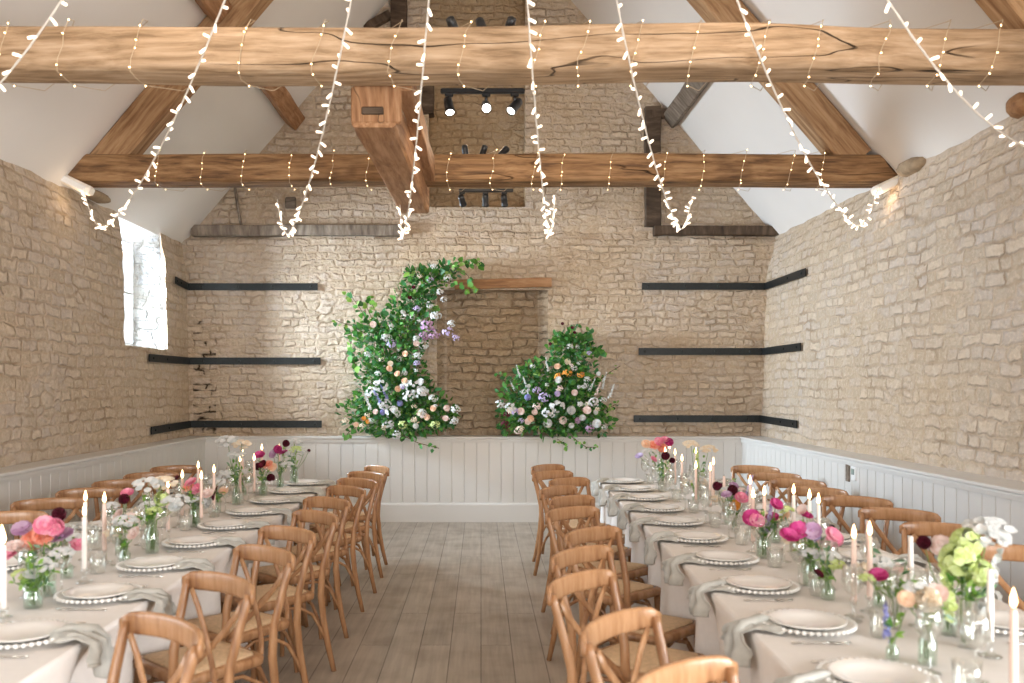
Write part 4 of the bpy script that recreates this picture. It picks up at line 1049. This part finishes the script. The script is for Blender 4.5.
def arrangement(name, label, blobs, sprays, flowers, seed, y0):
    """blobs: (x, z, rx, rz, depth, count) foliage volumes; sprays: leafy branches; flowers: (kind, colour, x, z, size)"""
    global R; R = random.Random(seed)
    root = empty(name, (blobs[0][0], y0, 1.026)); tag(root, label, 'flower arrangement'); o0 = root.location.copy()
    F1, F2, F3, ST = MB(), MB(), MB(), MB()
    surf = []
    for (x, z, rx, rz, dp, cnt) in blobs:
        for i in range(int(cnt*(.66 if z < 2.0 else .50))):
            d = rdir(); q = R.random()**.45
            p = Vector((x + d.x*rx*q, y0 - .02 + d.y*dp*q*.9, z + d.z*rz*q)) - o0
            if p.z < .015 and p.y > -.2: p.z = .015 + R.random()*.04
            if p.y > .10: p.y = .10 - R.random()*.05
            t = R.random(); L = R.uniform(.045,.10)
            tgt = F1 if t < .62 else (F2 if t < .76 else F3)
            leaf(tgt, p, d + rdir((0,-.5,.2), .9), rdir((0,-.6,.5)), L*(1.05 if tgt is F1 else .75), L*(.62 if tgt is F1 else .35))
    for (pts, n, L) in sprays:
        P = [Vector((a, y0+c, b)) - o0 for a, b, c in pts]
        ST.tube(P, .0045, 5)
        for i in range(n):
            u = i/n*(len(P)-1); k = int(u); p = P[k].lerp(P[min(k+1, len(P)-1)], u-k); dr = (P[min(k+1, len(P)-1)]-P[k])
            dr = dr.normalized() if dr.length else Vector((0,0,1))
            tgt = F2 if R.random() < .3 else F1; l = L*R.uniform(.7,1.2)
            leaf(tgt, p + rdir()*.03, dr*.4 + rdir((0,-.5,-.15)), rdir((0,-1,.4), .5), l, l*.78)
    # inner woody framework
    core = sorted([b for b in blobs if b[2] > .2 and abs(b[0]-blobs[0][0]) < .55], key=lambda b: b[1])
    for off in (-.05, .06):
        ST.tube([Vector((blobs[0][0]+off, y0, 1.03))-o0] + [Vector((b[0]+off*.6, y0, b[1]))-o0 for b in core], .006, 5)
    F1.build('foliage', M['leaf'], root)['kind'] = 'stuff'
    F2.build('pale_foliage', M['leaf_light'], root)['kind'] = 'stuff'
    F3.build('grey_foliage', M['leaf_grey'], root)['kind'] = 'stuff'
    ST.build('branches', M['bark'], root)
    extra = []
    for (x, z, rx, rz, dp, cnt) in blobs:
        for i in range(max(1, int(cnt/150))):
            a = R.random()*6.28; q = R.uniform(.3, .95)
            extra.append((R.choice(['cluster','cluster','cluster','rose']), R.choice(['white','white','white','lilac','cream','blush']), x+math.cos(a)*rx*q, z+math.sin(a)*rz*q, R.uniform(.022,.042)))
    for kind, colr, x, z, s in flowers + extra:
        m = MB(); dpt = R.uniform(.20,.27) if z < 1.9 else R.uniform(.10,.15)
        c = Vector((x, y0 - dpt, z)) - o0; d = Vector((R.uniform(-.4,.4), -1, R.uniform(0,.6)))
        if kind == 'cluster': s *= .82
        if kind == 'rose':
            petal_flower(m, c, d, s, 6, 4, .30); m.ball(c + d.normalized()*s*.25, s*.42, 7, 5)
        elif kind == 'cluster':
            for i in range(26):
                e = rdir((0,-.6,.1)); petal_flower(m, c + Vector((e.x*s*1.3, e.y*s*.8, e.z*s)), e + Vector((0,-.6,0)), s*.24, 5, 1, .2)
        elif kind == 'spike':
            ax = Vector((R.uniform(.15,.5)*(1 if x > blobs[0][0] else -1), -.35, 1)).normalized()
            for i in range(34):
                u = i/34; e = rdir(); petal_flower(m, c + ax*(u-.4)*s*4.2 + e*s*.33*(1.05-u), e + Vector((0,-.4,0)), s*.24*(1.1-.5*u), 5, 1, .3)
        elif kind == 'pom':
            for i in range(60):
                e = rdir((0,-.3,0)); petal_flower(m, c + e*s*.62, e, s*.34, 4, 1, .5)
        m.build({'rose':'rose','cluster':'blossom_cluster','spike':'flower_spike','pom':'globe_flower'}[kind], M['p_'+colr], root)
    return root
Sg = 84.3; YA = 10.50
X = lambda p: (p-481)/Sg
Z = lambda p: H - (p-387)/Sg
def bl(px_, py_, rx, ry, dp, n): return (X(px_), Z(py_), rx/Sg, ry/Sg, dp, n)
def sp(pts, n, L): return ([(X(a), Z(b), c) for a, b, c in pts], n, L)
def fl(k, c, px_, py_, s): return (k, c, X(px_), Z(py_), s)
arrangement('tall_flower_arrangement', 'tall curving arrangement of foliage and pale flowers on the ledge left of the niche',
  [bl(404,418,52,20,.24,1500), bl(398,398,46,22,.22,1300), bl(392,374,38,20,.18,1100), bl(386,350,36,22,.16,900), bl(372,332,26,18,.12,420), bl(404,326,30,22,.14,800), bl(414,302,24,18,.12,560), bl(424,282,22,14,.11,430), bl(440,272,18,10,.1,230), bl(352,414,14,16,.12,140), bl(446,412,14,14,.12,140)],
  [sp([(372,330,-.05),(360,308,-.08),(352,297,-.1),(348,292,-.1)],14,.085), sp([(376,328,-.05),(366,306,-.05),(370,300,-.07),(378,316,-.08)],14,.085), sp([(366,334,-.03),(352,326,-.07),(340,322,-.08),(336,320,-.1)],12,.075),
   sp([(352,330,-.05),(350,352,-.07),(356,366,-.07)],18,.085), sp([(428,284,-.05),(420,276,-.08),(410,273,-.1),(406,272,-.1)],12,.085), sp([(432,280,-.05),(446,268,-.1),(462,262,-.12),(474,266,-.12),(480,262,-.12)],24,.09),
   sp([(456,268,-.1),(468,276,-.12),(472,288,-.12),(477,298,-.12)],12,.075), sp([(440,276,-.05),(448,268,-.08),(456,262,-.1)],14,.085), sp([(444,282,-.06),(460,286,-.12),(468,290,-.12)],8,.07), sp([(420,300,-.06),(406,290,-.1)],12,.07), sp([(398,432,-.2),(420,442,-.28),(440,447,-.28)],16,.05), sp([(360,425,-.12),(350,432,-.16),(347,436,-.16)],12,.07)],
  [fl('rose','peach',391,369,.036),fl('rose','peach',406,354,.034),fl('rose','peach',399,374,.036),fl('rose','peach',406,381,.036),fl('rose','peach',399,389,.036),fl('rose','cream',392,364,.032),
   fl('rose','peach',434,408,.036),fl('rose','blush',447,408,.038),fl('rose','peach',428,417,.036),fl('rose','blush',446,418,.036),fl('rose','orange',366,418,.028),fl('rose','orange',370,421,.026),fl('rose','peach',358,424,.03),
   fl('cluster','white',414,386,.085),fl('cluster','white',422,392,.08),fl('cluster','white',394,412,.085),fl('cluster','white',386,404,.07),fl('cluster','white',382,386,.08),fl('cluster','white',410,396,.07),fl('cluster','white',456,409,.055),fl('cluster','white',454,420,.05),
   fl('cluster','white',436,316,.06),fl('cluster','white',424,345,.055),fl('cluster','white',440,292,.04),fl('cluster','white',448,278,.045),fl('cluster','white',374,392,.07),fl('cluster','lilac',392,344,.055),fl('cluster','white',388,338,.05),
   fl('cluster','mauve',428,326,.075),fl('cluster','mauve',434,334,.07),fl('cluster','lilac',448,332,.06),fl('cluster','mauve',424,336,.06),fl('cluster','white',452,324,.045),fl('cluster','lilac',456,338,.04),
   fl('spike','blue',386,393,.05),fl('pom','blue',401,403,.045),fl('pom','blue',384,412,.04),fl('spike','white',370,402,.05),fl('spike','blue',380,398,.045),fl('cluster','lime',404,424,.05),fl('cluster','white',398,434,.055),fl('cluster','cream',416,420,.05),
   fl('cluster','white',444,300,.035),fl('cluster','white',430,306,.04),fl('cluster','white',418,356,.05),fl('rose','burgundy',410,298,.024),fl('rose','burgundy',414,288,.022),fl('cluster','lime',436,424,.05),fl('cluster','white',434,398,.05),fl('cluster','white',390,424,.06)], 11, YA)
arrangement('low_flower_arrangement', 'lower mounded arrangement of foliage, roses and delphiniums on the ledge right of the niche',
  [bl(556,418,54,18,.22,1400), bl(558,400,46,20,.2,1200), bl(568,378,32,18,.17,850), bl(574,354,25,18,.14,560), bl(570,342,20,14,.12,330), bl(520,398,22,22,.15,480), bl(532,376,16,14,.12,260), bl(600,420,14,14,.12,160), bl(512,420,16,14,.14,220)],
  [sp([(570,340,-.05),(572,330,-.08),(578,324,-.09)],12,.05), sp([(580,345,-.05),(588,334,-.08),(590,331,-.1)],14,.085), sp([(584,356,-.05),(594,350,-.08),(604,354,-.1)],15,.085), sp([(520,384,-.05),(506,376,-.1),(496,372,-.1)],9,.06),
   sp([(525,380,-.05),(530,362,-.08),(545,355,-.08)],18,.06), sp([(596,412,-.06),(608,408,-.1),(616,404,-.12)],18,.05), sp([(570,436,-.24),(584,446,-.28),(596,446,-.28)],16,.045), sp([(556,438,-.24),(566,446,-.28)],12,.05), sp([(600,380,-.05),(610,372,-.08),(620,366,-.1)],9,.035), sp([(560,338,-.05),(553,342,-.09),(550,350,-.1)],12,.07)],
  [fl('rose','cream',567,362,.038),fl('rose','peach',556,367,.038),fl('rose','white',570,410,.05),fl('rose','blush',585,410,.048),fl('rose','white',547,423,.05),fl('rose','blush',562,420,.045),fl('rose','white',595,423,.05),fl('rose','mauve',577,420,.036),fl('rose','blush',520,411,.042),fl('rose','peach',530,418,.04),fl('rose','blush',527,421,.038),
   fl('cluster','orange',558,377,.05),fl('cluster','orange',566,373,.05),fl('cluster','orange',579,375,.04),fl('pom','blue',527,397,.046),fl('cluster','lilac',543,397,.06),fl('cluster','lilac',536,390,.045),fl('cluster','white',556,406,.08),fl('cluster','white',548,412,.07),fl('spike','white',526,386,.05),fl('spike','white',518,372,.035),fl('spike','white',512,386,.03),
   fl('cluster','white',500,404,.055),fl('cluster','white',510,407,.06),fl('cluster','lilac',515,411,.05),fl('spike','white',602,382,.05),fl('spike','white',609,392,.045),fl('spike','blush',596,390,.04),fl('spike','white',590,386,.04),fl('cluster','white',592,402,.06),fl('spike','white',546,366,.04),
   fl('cluster','blush',536,406,.045),fl('cluster','blush',558,388,.04),fl('cluster','mauve',588,428,.045),fl('rose','burgundy',572,328,.022),fl('rose','burgundy',562,324,.018),fl('rose','burgundy',574,333,.02),fl('rose','burgundy',550,344,.02),fl('cluster','blush',518,430,.045),fl('cluster','burgundy',505,424,.05),fl('cluster','burgundy',506,414,.04),fl('rose','blush',534,412,.035),fl('cluster','cream',520,428,.04)], 23, YA+.01)

# table posies -------------------------------------------------------------
def vase(x, y, kind, label, heads, greens, seed, ht=.13, rad=.035):
    """heads: (kind, colour, dx, dy, z above table, size)"""
    global R; R = random.Random(seed)
    root = empty('bud_vase_posy', (x, y, TZ+.0005)); tag(root, label, 'vase of flowers', 'flower posies in glass along the tables')
    m = MB()
    if kind == 'bottle': prof = [(.001,.002),(rad*.95,.0015),(rad,.008),(rad,ht*.62),(rad*.55,ht*.82),(rad*.5,ht),(rad*.42,ht),(rad*.47,ht*.80),(rad*.9,ht*.6),(rad*.9,.012),(.001,.010)]
    elif kind == 'jar': prof = [(.001,.002),(rad*.9,.0015),(rad,.01),(rad,ht*.8),(rad*.86,ht*.9),(rad*.9,ht),(rad*.82,ht),(rad*.78,ht*.9),(rad*.92,ht*.78),(rad*.92,.012),(.001,.010)]
    else: prof = [(.001,.002),(rad*.8,.0015),(rad*.8,.006),(rad,ht),(rad*.93,ht),(rad*.72,.012),(.001,.010)]
    m.lathe(prof, 20); m.build('glass_vase', M['glass_green'] if kind != 'tube' else M['glass'], root)
    st = MB(); lf = MB(); gl = MB()
    for kd, c, dx, dy, z, s in heads:
        bx, by = R.uniform(-.4,.4)*rad, R.uniform(-.4,.4)*rad
        st.tube([(bx,by,.015),(bx*.5+dx*.15,by*.5+dy*.15,ht),(dx*.7,dy*.7,(ht+z)/2),(dx,dy,z)], .0020, 5)
        for i in range(2):
            u = R.uniform(.3,.9); leaf(lf, (dx*u*.8,dy*u*.8,ht+(z-ht)*u), rdir((0,0,.6)), (0,0,1), R.uniform(.03,.055), .018)
    for g in range(greens):
        dx, dy = R.uniform(-.06,.06), R.uniform(-.06,.06); z = ht + R.uniform(.02,.14)
        st.tube([(0,0,.02),(dx*.2,dy*.2,ht),(dx,dy,z)], .0016, 5)
        for i in range(7): u = R.random(); leaf(gl if g % 2 else lf, (dx*u,dy*u,ht+(z-ht)*u), rdir((0,0,.3)), rdir((0,0,1)), R.uniform(.02,.042), .016)
    st.build('stems', M['stem'], root)
    if lf.v: lf.build('leaves', M['leaf_light'], root)
    if gl.v: gl.build('grey_leaves', M['leaf_grey'], root)
    for kd, c, dx, dy, z, s in heads:
        s = s*1.22; m = MB(); cc = Vector((dx, dy, z)); d = Vector((R.uniform(-.5,.5), R.uniform(-1,-.2), R.uniform(.3,1)))
        if kd == 'rose': petal_flower(m, cc, d, s, 6, 4, .32); m.ball(cc + d.normalized()*s*.25, s*.4, 7, 5)
        elif kd == 'open': petal_flower(m, cc, d, s, 6, 2, .22); m.ball(cc + d.normalized()*s*.12, s*.2, 6, 4)
        elif kd == 'dahlia':
            for i in range(46): e = (rdir() + d.normalized()*.5).normalized(); petal_flower(m, cc + e*s*.5, e, s*.42, 4, 1, .6)
        elif kd == 'umbel':
            for i in range(34):
                e = rdir((0,0,.5)); petal_flower(m, cc + Vector((e.x*s, e.y*s, e.z*s*.45)), (e.x*.3, e.y*.3-.5, 1), s*.24, 5, 1, .15)
        elif kd == 'spire':
            ax = Vector((dx*3, dy*2, 1)).normalized()
            for i in range(30): u = i/30; e = rdir(); petal_flower(m, cc + ax*(u-.6)*s*4 + e*s*.28*(1.1-u), e, s*.3*(1.1-.5*u), 5, 1, .3)
        elif kd == 'hydrangea':
            for i in range(70): e = rdir(); petal_flower(m, cc + e*s*.85, e, s*.26, 4, 1, .15)
        m.build({'rose':'rose','open':'open_flower','dahlia':'dahlia','umbel':'umbel','spire':'flower_spire','hydrangea':'hydrangea_head'}[kd], M['p_'+c], root)
    return root
# right table, from the camera outwards
vase(1.60,2.90,'tube','glass vase of tall lime green and white blooms near the front of the right table',[('hydrangea','lime',-.03,0,.29,.05),('hydrangea','lime',.01,.02,.34,.045),('umbel','white',.09,.03,.385,.055),('umbel','white',.08,.02,.36,.05),('spire','white',.10,.02,.24,.045),('hydrangea','lime',.03,-.02,.25,.04),('spire','lime',-.07,0,.22,.04)],5,1,.16,.035)
vase(1.38,2.72,'bottle','small bottle of beige and peach flowers at the front of the right table',[('dahlia','cream',0,0,.20,.038),('rose','blush',.035,.02,.21,.03),('open','peach',-.06,.01,.20,.022),('umbel','white',-.02,.02,.23,.03)],4,2,.12,.028)
vase(1.29,2.76,'bottle','tiny bud vase with one purple delphinium on the right table',[('spire','blue',-.02,0,.14,.024)],1,3,.06,.02)
vase(1.47,3.12,'tube','bud vase with a single crimson flower on the right table',[('open','magenta',-.06,0,.19,.026),('umbel','lime',-.10,0,.18,.022)],3,4,.11,.024)
vase(1.62,3.05,'bottle','bottle with burgundy and blush blooms beside the lime flowers',[('dahlia','burgundy',-.06,.05,.31,.024),('rose','blush',-.01,.03,.30,.03),('umbel','white',.05,0,.22,.04)],3,44,.12,.03)
vase(1.43,3.80,'jar','jar of magenta and pink open flowers, right table',[('open','magenta',-.10,0,.215,.034),('open','magenta',-.05,.02,.235,.034),('open','mauve',0,0,.235,.032),('open','pink',.09,.0,.215,.032),('open','pink',.11,.03,.19,.03),('rose','blush',.06,.03,.16,.028),('umbel','white',-.02,-.02,.14,.035)],5,5,.10,.04)
vase(1.40,3.55,'bottle','low bottle of pale green sprigs with one dark bud, right table',[('umbel','lime',.03,0,.14,.03),('open','burgundy',-.05,-.03,.11,.018),('umbel','white',.02,.03,.17,.03)],5,45,.08,.028)
vase(1.57,4.20,'bottle','bottle with small red flowers among the candles on the right table',[('rose','magenta',-.015,0,.24,.024),('rose','magenta',.0,-.01,.18,.024),('open','blush',-.03,.02,.27,.022)],6,6,.11,.03)
vase(1.42,4.42,'jar','jar of magenta orchids and lilac spires on the right table',[('open','magenta',-.06,0,.20,.036),('open','pink',-.04,-.02,.19,.03),('spire','lilac',.035,.01,.22,.03),('open','magenta',.06,-.01,.27,.028),('open','magenta',.05,.02,.20,.026),('umbel','lime',.11,0,.24,.03)],5,7,.10,.036)
vase(1.50,5.20,'tube','tumbler of orange, hot pink and dark burgundy flowers on the right table',[('dahlia','orange',-.0,0,.16,.032),('rose','pink',.04,0,.20,.032),('dahlia','burgundy',-.10,.02,.27,.026),('dahlia','burgundy',-.005,.03,.245,.030),('open','mauve',-.05,.0,.22,.026),('spire','lilac',.09,0,.28,.028)],2,8,.10,.034)
vase(1.72,7.0,'bottle','bottle of tall yellow-green spires towards the far end of the right table',[('spire','lime',0,0,.30,.036),('umbel','cream',-.05,0,.40,.05),('umbel','cream',.10,.03,.36,.05)],5,9,.13,.03)
vase(1.57,7.62,'jar','jar of coral and pink flowers at the far end of the right table',[('rose','peach',-.14,0,.36,.034),('rose','coral',-.08,0,.35,.036),('dahlia','coral',.0,0,.33,.04),('rose','pink',-.03,0,.38,.036),('dahlia','magenta',.06,0,.38,.036),('rose','pink',.02,0,.40,.03),('umbel','white',-.12,-.02,.30,.045),('open','lilac',-.20,0,.26,.03),('umbel','white',.03,-.03,.27,.04)],7,10,.13,.042)
vase(1.50,7.25,'tube','bud vase with one burgundy bloom among the far candles of the right table',[('dahlia','burgundy',.02,0,.29,.034),('dahlia','burgundy',.08,.02,.25,.024),('rose','pink',-.08,0,.26,.026)],3,12,.11,.026)
vase(1.66,5.85,'bottle','bottle of dusky pink and burgundy sprigs in the far half of the right table',[('open','mauve',.02,0,.20,.026),('dahlia','burgundy',-.06,0,.2,.018),('umbel','blush',.06,0,.17,.03)],4,13,.10,.028)
for k_, (x_, y_) in enumerate([(1.55,3.42),(1.50,4.05),(1.62,4.85),(1.56,5.55),(1.60,6.55)]):
    vase(x_, y_, 'bottle', 'low bottle of white blossom sprigs along the right table, %s from the camera' % NTH[k_], [('umbel','white',.0,0,.17+.03*(k_%2),.042),('open',['blush','lilac','peach','mauve','cream'][k_],.05,-.01,.15,.028),('umbel','cream',-.06,.01,.15,.034)], 5, 60+k_, .085, .028)
# left table
for k_, (x_, y_) in enumerate([(-1.86,3.95),(-1.72,4.25),(-1.88,4.98),(-1.80,6.0),(-1.88,6.95)]):
    vase(x_, y_, 'bottle', 'low bottle of white blossom sprigs along the left table, %s from the camera' % NTH[k_], [('umbel','white',.0,0,.18+.03*(k_%2),.042),('rose',['pink','blush','blush','peach','cream'][k_],.05,-.01,.15,.028),('umbel','cream',-.06,.01,.15,.034)], 5, 80+k_, .085, .028)
vase(-1.80,3.62,'jar','full jar of coral, pink and violet flowers nearest the camera on the left table',[('dahlia','coral',.00,0,.25,.042),('rose','coral',-.05,.02,.22,.038),('dahlia','pink',.045,0,.28,.038),('open','mauve',.07,.02,.24,.038),('rose','pink',.02,-.03,.29,.034),('dahlia','burgundy',.05,.03,.33,.028),('open','mauve',-.10,.02,.27,.032),('rose','blush',-.10,-.03,.20,.034),('open','pink',-.13,0,.17,.03),('umbel','white',.09,-.03,.18,.035),('open','white',.03,-.06,.14,.026)],14,14,.10,.05)
vase(-1.74,3.42,'jar','low jar of bright green foliage and white blossom on the left table',[('open','white',.0,-.02,.13,.024),('umbel','white',.05,0,.16,.03),('umbel','lime',-.04,0,.13,.03)],16,15,.07,.035)
vase(-1.70,4.55,'bottle','green glass bottle of white umbels and lime flowers, left table',[('umbel','white',-.02,0,.35,.06),('umbel','cream',.05,.02,.36,.05),('hydrangea','lime',.05,0,.28,.035),('umbel','white',.12,0,.27,.05),('rose','white',.13,-.02,.24,.03),('umbel','lime',.02,-.02,.22,.03)],5,16,.17,.034)
vase(-1.84,4.50,'bottle','green bottle of blush roses and a burgundy dahlia on the left table',[('dahlia','burgundy',.015,0,.285,.026),('rose','pink',.02,.03,.31,.026),('rose','blush',-.01,0,.20,.03),('rose','blush',.05,0,.18,.032),('umbel','white',-.05,0,.25,.03)],5,17,.12,.03)
vase(-1.76,5.40,'jar','jar of pink sweet peas and white flowers past the middle of the left table',[('open','pink',-.02,0,.27,.032),('rose','pink',.02,0,.23,.032),('open','coral',-.04,.02,.24,.028),('rose','blush',.08,0,.20,.032),('umbel','white',.04,0,.16,.04),('open','burgundy',-.11,0,.29,.026),('spire','burgundy',.13,0,.22,.018),('rose','white',.10,-.02,.14,.028)],6,18,.11,.036)
vase(-1.78,6.4,'bottle','tall green stemmed white umbels in the far half of the left table',[('umbel','white',-.06,0,.46,.065),('umbel','cream',.04,0,.44,.05),('umbel','white',.0,0,.36,.05),('umbel','white',-.08,0,.22,.05)],8,19,.17,.03)
vase(-1.72,6.95,'bottle','bottle of burgundy and coral flowers towards the far end of the left table',[('open','magenta',-.03,0,.32,.034),('dahlia','burgundy',-.04,0,.23,.030),('rose','coral',.04,0,.24,.034),('rose','peach',.07,.01,.22,.03),('dahlia','burgundy',.06,0,.14,.032),('open','burgundy',.0,-.02,.25,.028)],5,20,.11,.032)
vase(-1.70,7.45,'bottle','bottle of deep plum flowers near the far end of the left table',[('dahlia','magenta',-.02,0,.33,.036),('dahlia','burgundy',.05,0,.38,.030),('open','mauve',-.06,0,.29,.032),('open','magenta',.03,0,.30,.032),('umbel','white',.06,0,.20,.04)],5,21,.12,.032)
vase(-1.64,7.72,'jar','jar of white blossom and green leaves at the far end of the left table',[('umbel','white',0,0,.37,.055),('umbel','lime',.02,0,.31,.045),('umbel','white',.09,0,.30,.04),('umbel','white',-.03,0,.28,.04),('dahlia','burgundy',.13,0,.30,.014)],8,22,.13,.038)

# ------------------------------------------------------------------ light
w = bpy.data.worlds.new('World'); scene.world = w; w.use_nodes = True
bg = w.node_tree.nodes['Background']; bg.inputs[0].default_value = (.86,.93,1,1); bg.inputs[1].default_value = 1.6
def area(name, loc, target, sx, sy, power, col, spread=PI):
    l = bpy.data.lights.new(name, 'AREA'); l.shape = 'RECTANGLE'; l.size = sx; l.size_y = sy; l.energy = power; l.color = col; l.spread = spread
    o = bpy.data.objects.new(name, l); COL.objects.link(o); o.location = loc
    o.rotation_euler = (Vector(target)-Vector(loc)).to_track_quat('-Z', 'Y').to_euler(); return o
DAY = (.86,.93,1.0); WARM = (1.0,.74,.48)
area('added_left_doors_light', (-4.0, (LDOOR_ADDED[0]+LDOOR_ADDED[1])/2, 1.25), (4, (LDOOR_ADDED[0]+LDOOR_ADDED[1])/2+1.0, 1.0), 2.3, 2.2, 50, DAY)  # weak added light in the unseen left doors
area('daylight_right_doors', (4.0, (RDOOR[0]+RDOOR[1])/2, 1.35), (-4, (RDOOR[0]+RDOOR[1])/2+4.0, 1.0), 3.0, 2.2, 400, (.95,.97,1))
area('daylight_small_window', (-5.7, 9.45, 3.0), (2.6, 8.6, 1.2), 2.4, 2.0, 2700, (.74,.87,1.0))
for i, x in enumerate((-2.05, 0, 2.05)):  # frontal fill from the windows added behind the camera
    area('rear_window_fill', (x, YN-.35, 1.75), (x, 5, 1.9), 1.15, 2.2, 150, (1,.95,.9))
def pt(name, loc, power, col, r=.05, typ='POINT', aim=None, ang=1.2, blend=.8):
    l = bpy.data.lights.new(name, typ); l.energy = power; l.color = col; l.shadow_soft_size = r
    o = bpy.data.objects.new(name, l); COL.objects.link(o); o.location = loc
    if typ == 'SPOT':
        l.spot_size = ang; l.spot_blend = blend; o.rotation_euler = Vector(aim).to_track_quat('-Z', 'Y').to_euler()
    return o
pt('lamp_box_glow', (-3.42, 7.55, 3.22), .9, WARM, .05); pt('lamp_box_glow', (3.42, 7.55, 3.24), .9, WARM, .05)
pt('warm_fill', (-1.5, 4.4, 4.1), 17, (1,.86,.72), .3); pt('warm_fill', (1.5, 4.4, 4.1), 17, (1,.86,.72), .3)  # warm fill points added in mid-air, no fixture here
pt('warm_fill', (0, 8.4, 4.0), 20, (1,.78,.56), .2)  # another added warm fill point, near the gable
pt('spot_throw', (.05, 5.27, 3.24), 70, (1,.80,.58), .04, 'SPOT', (.0,.75,-.35), 2.0, .9)

# ------------------------------------------------------------------ camera
cd = bpy.data.cameras.new('Camera'); cam = bpy.data.objects.new('Camera', cd); COL.objects.link(cam); scene.camera = cam
cam.location = (0, 0, H); cam.rotation_euler = (PI/2, 0, 0)
cd.sensor_width = 36; cd.lens = F/1024*36; cd.shift_x = (512-481)/1024; cd.shift_y = (387-341.5)/1024
cd.clip_start = .1; cd.clip_end = 200
cd.dof.use_dof = True; cd.dof.focus_distance = 9.0; cd.dof.aperture_fstop = 2.4
vs = scene.view_settings; vs.view_transform = 'Standard'; vs.look = 'None'; vs.gamma = 1; vs.exposure = 0.32; vs.use_curve_mapping = False
cy = scene.cycles
cy.max_bounces = 8; cy.diffuse_bounces = 5; cy.glossy_bounces = 3; cy.transparent_max_bounces = 24; cy.transmission_bounces = 4
cy.caustics_reflective = False; cy.caustics_refractive = False; cy.sample_clamp_indirect = 6
cy.use_denoising = True
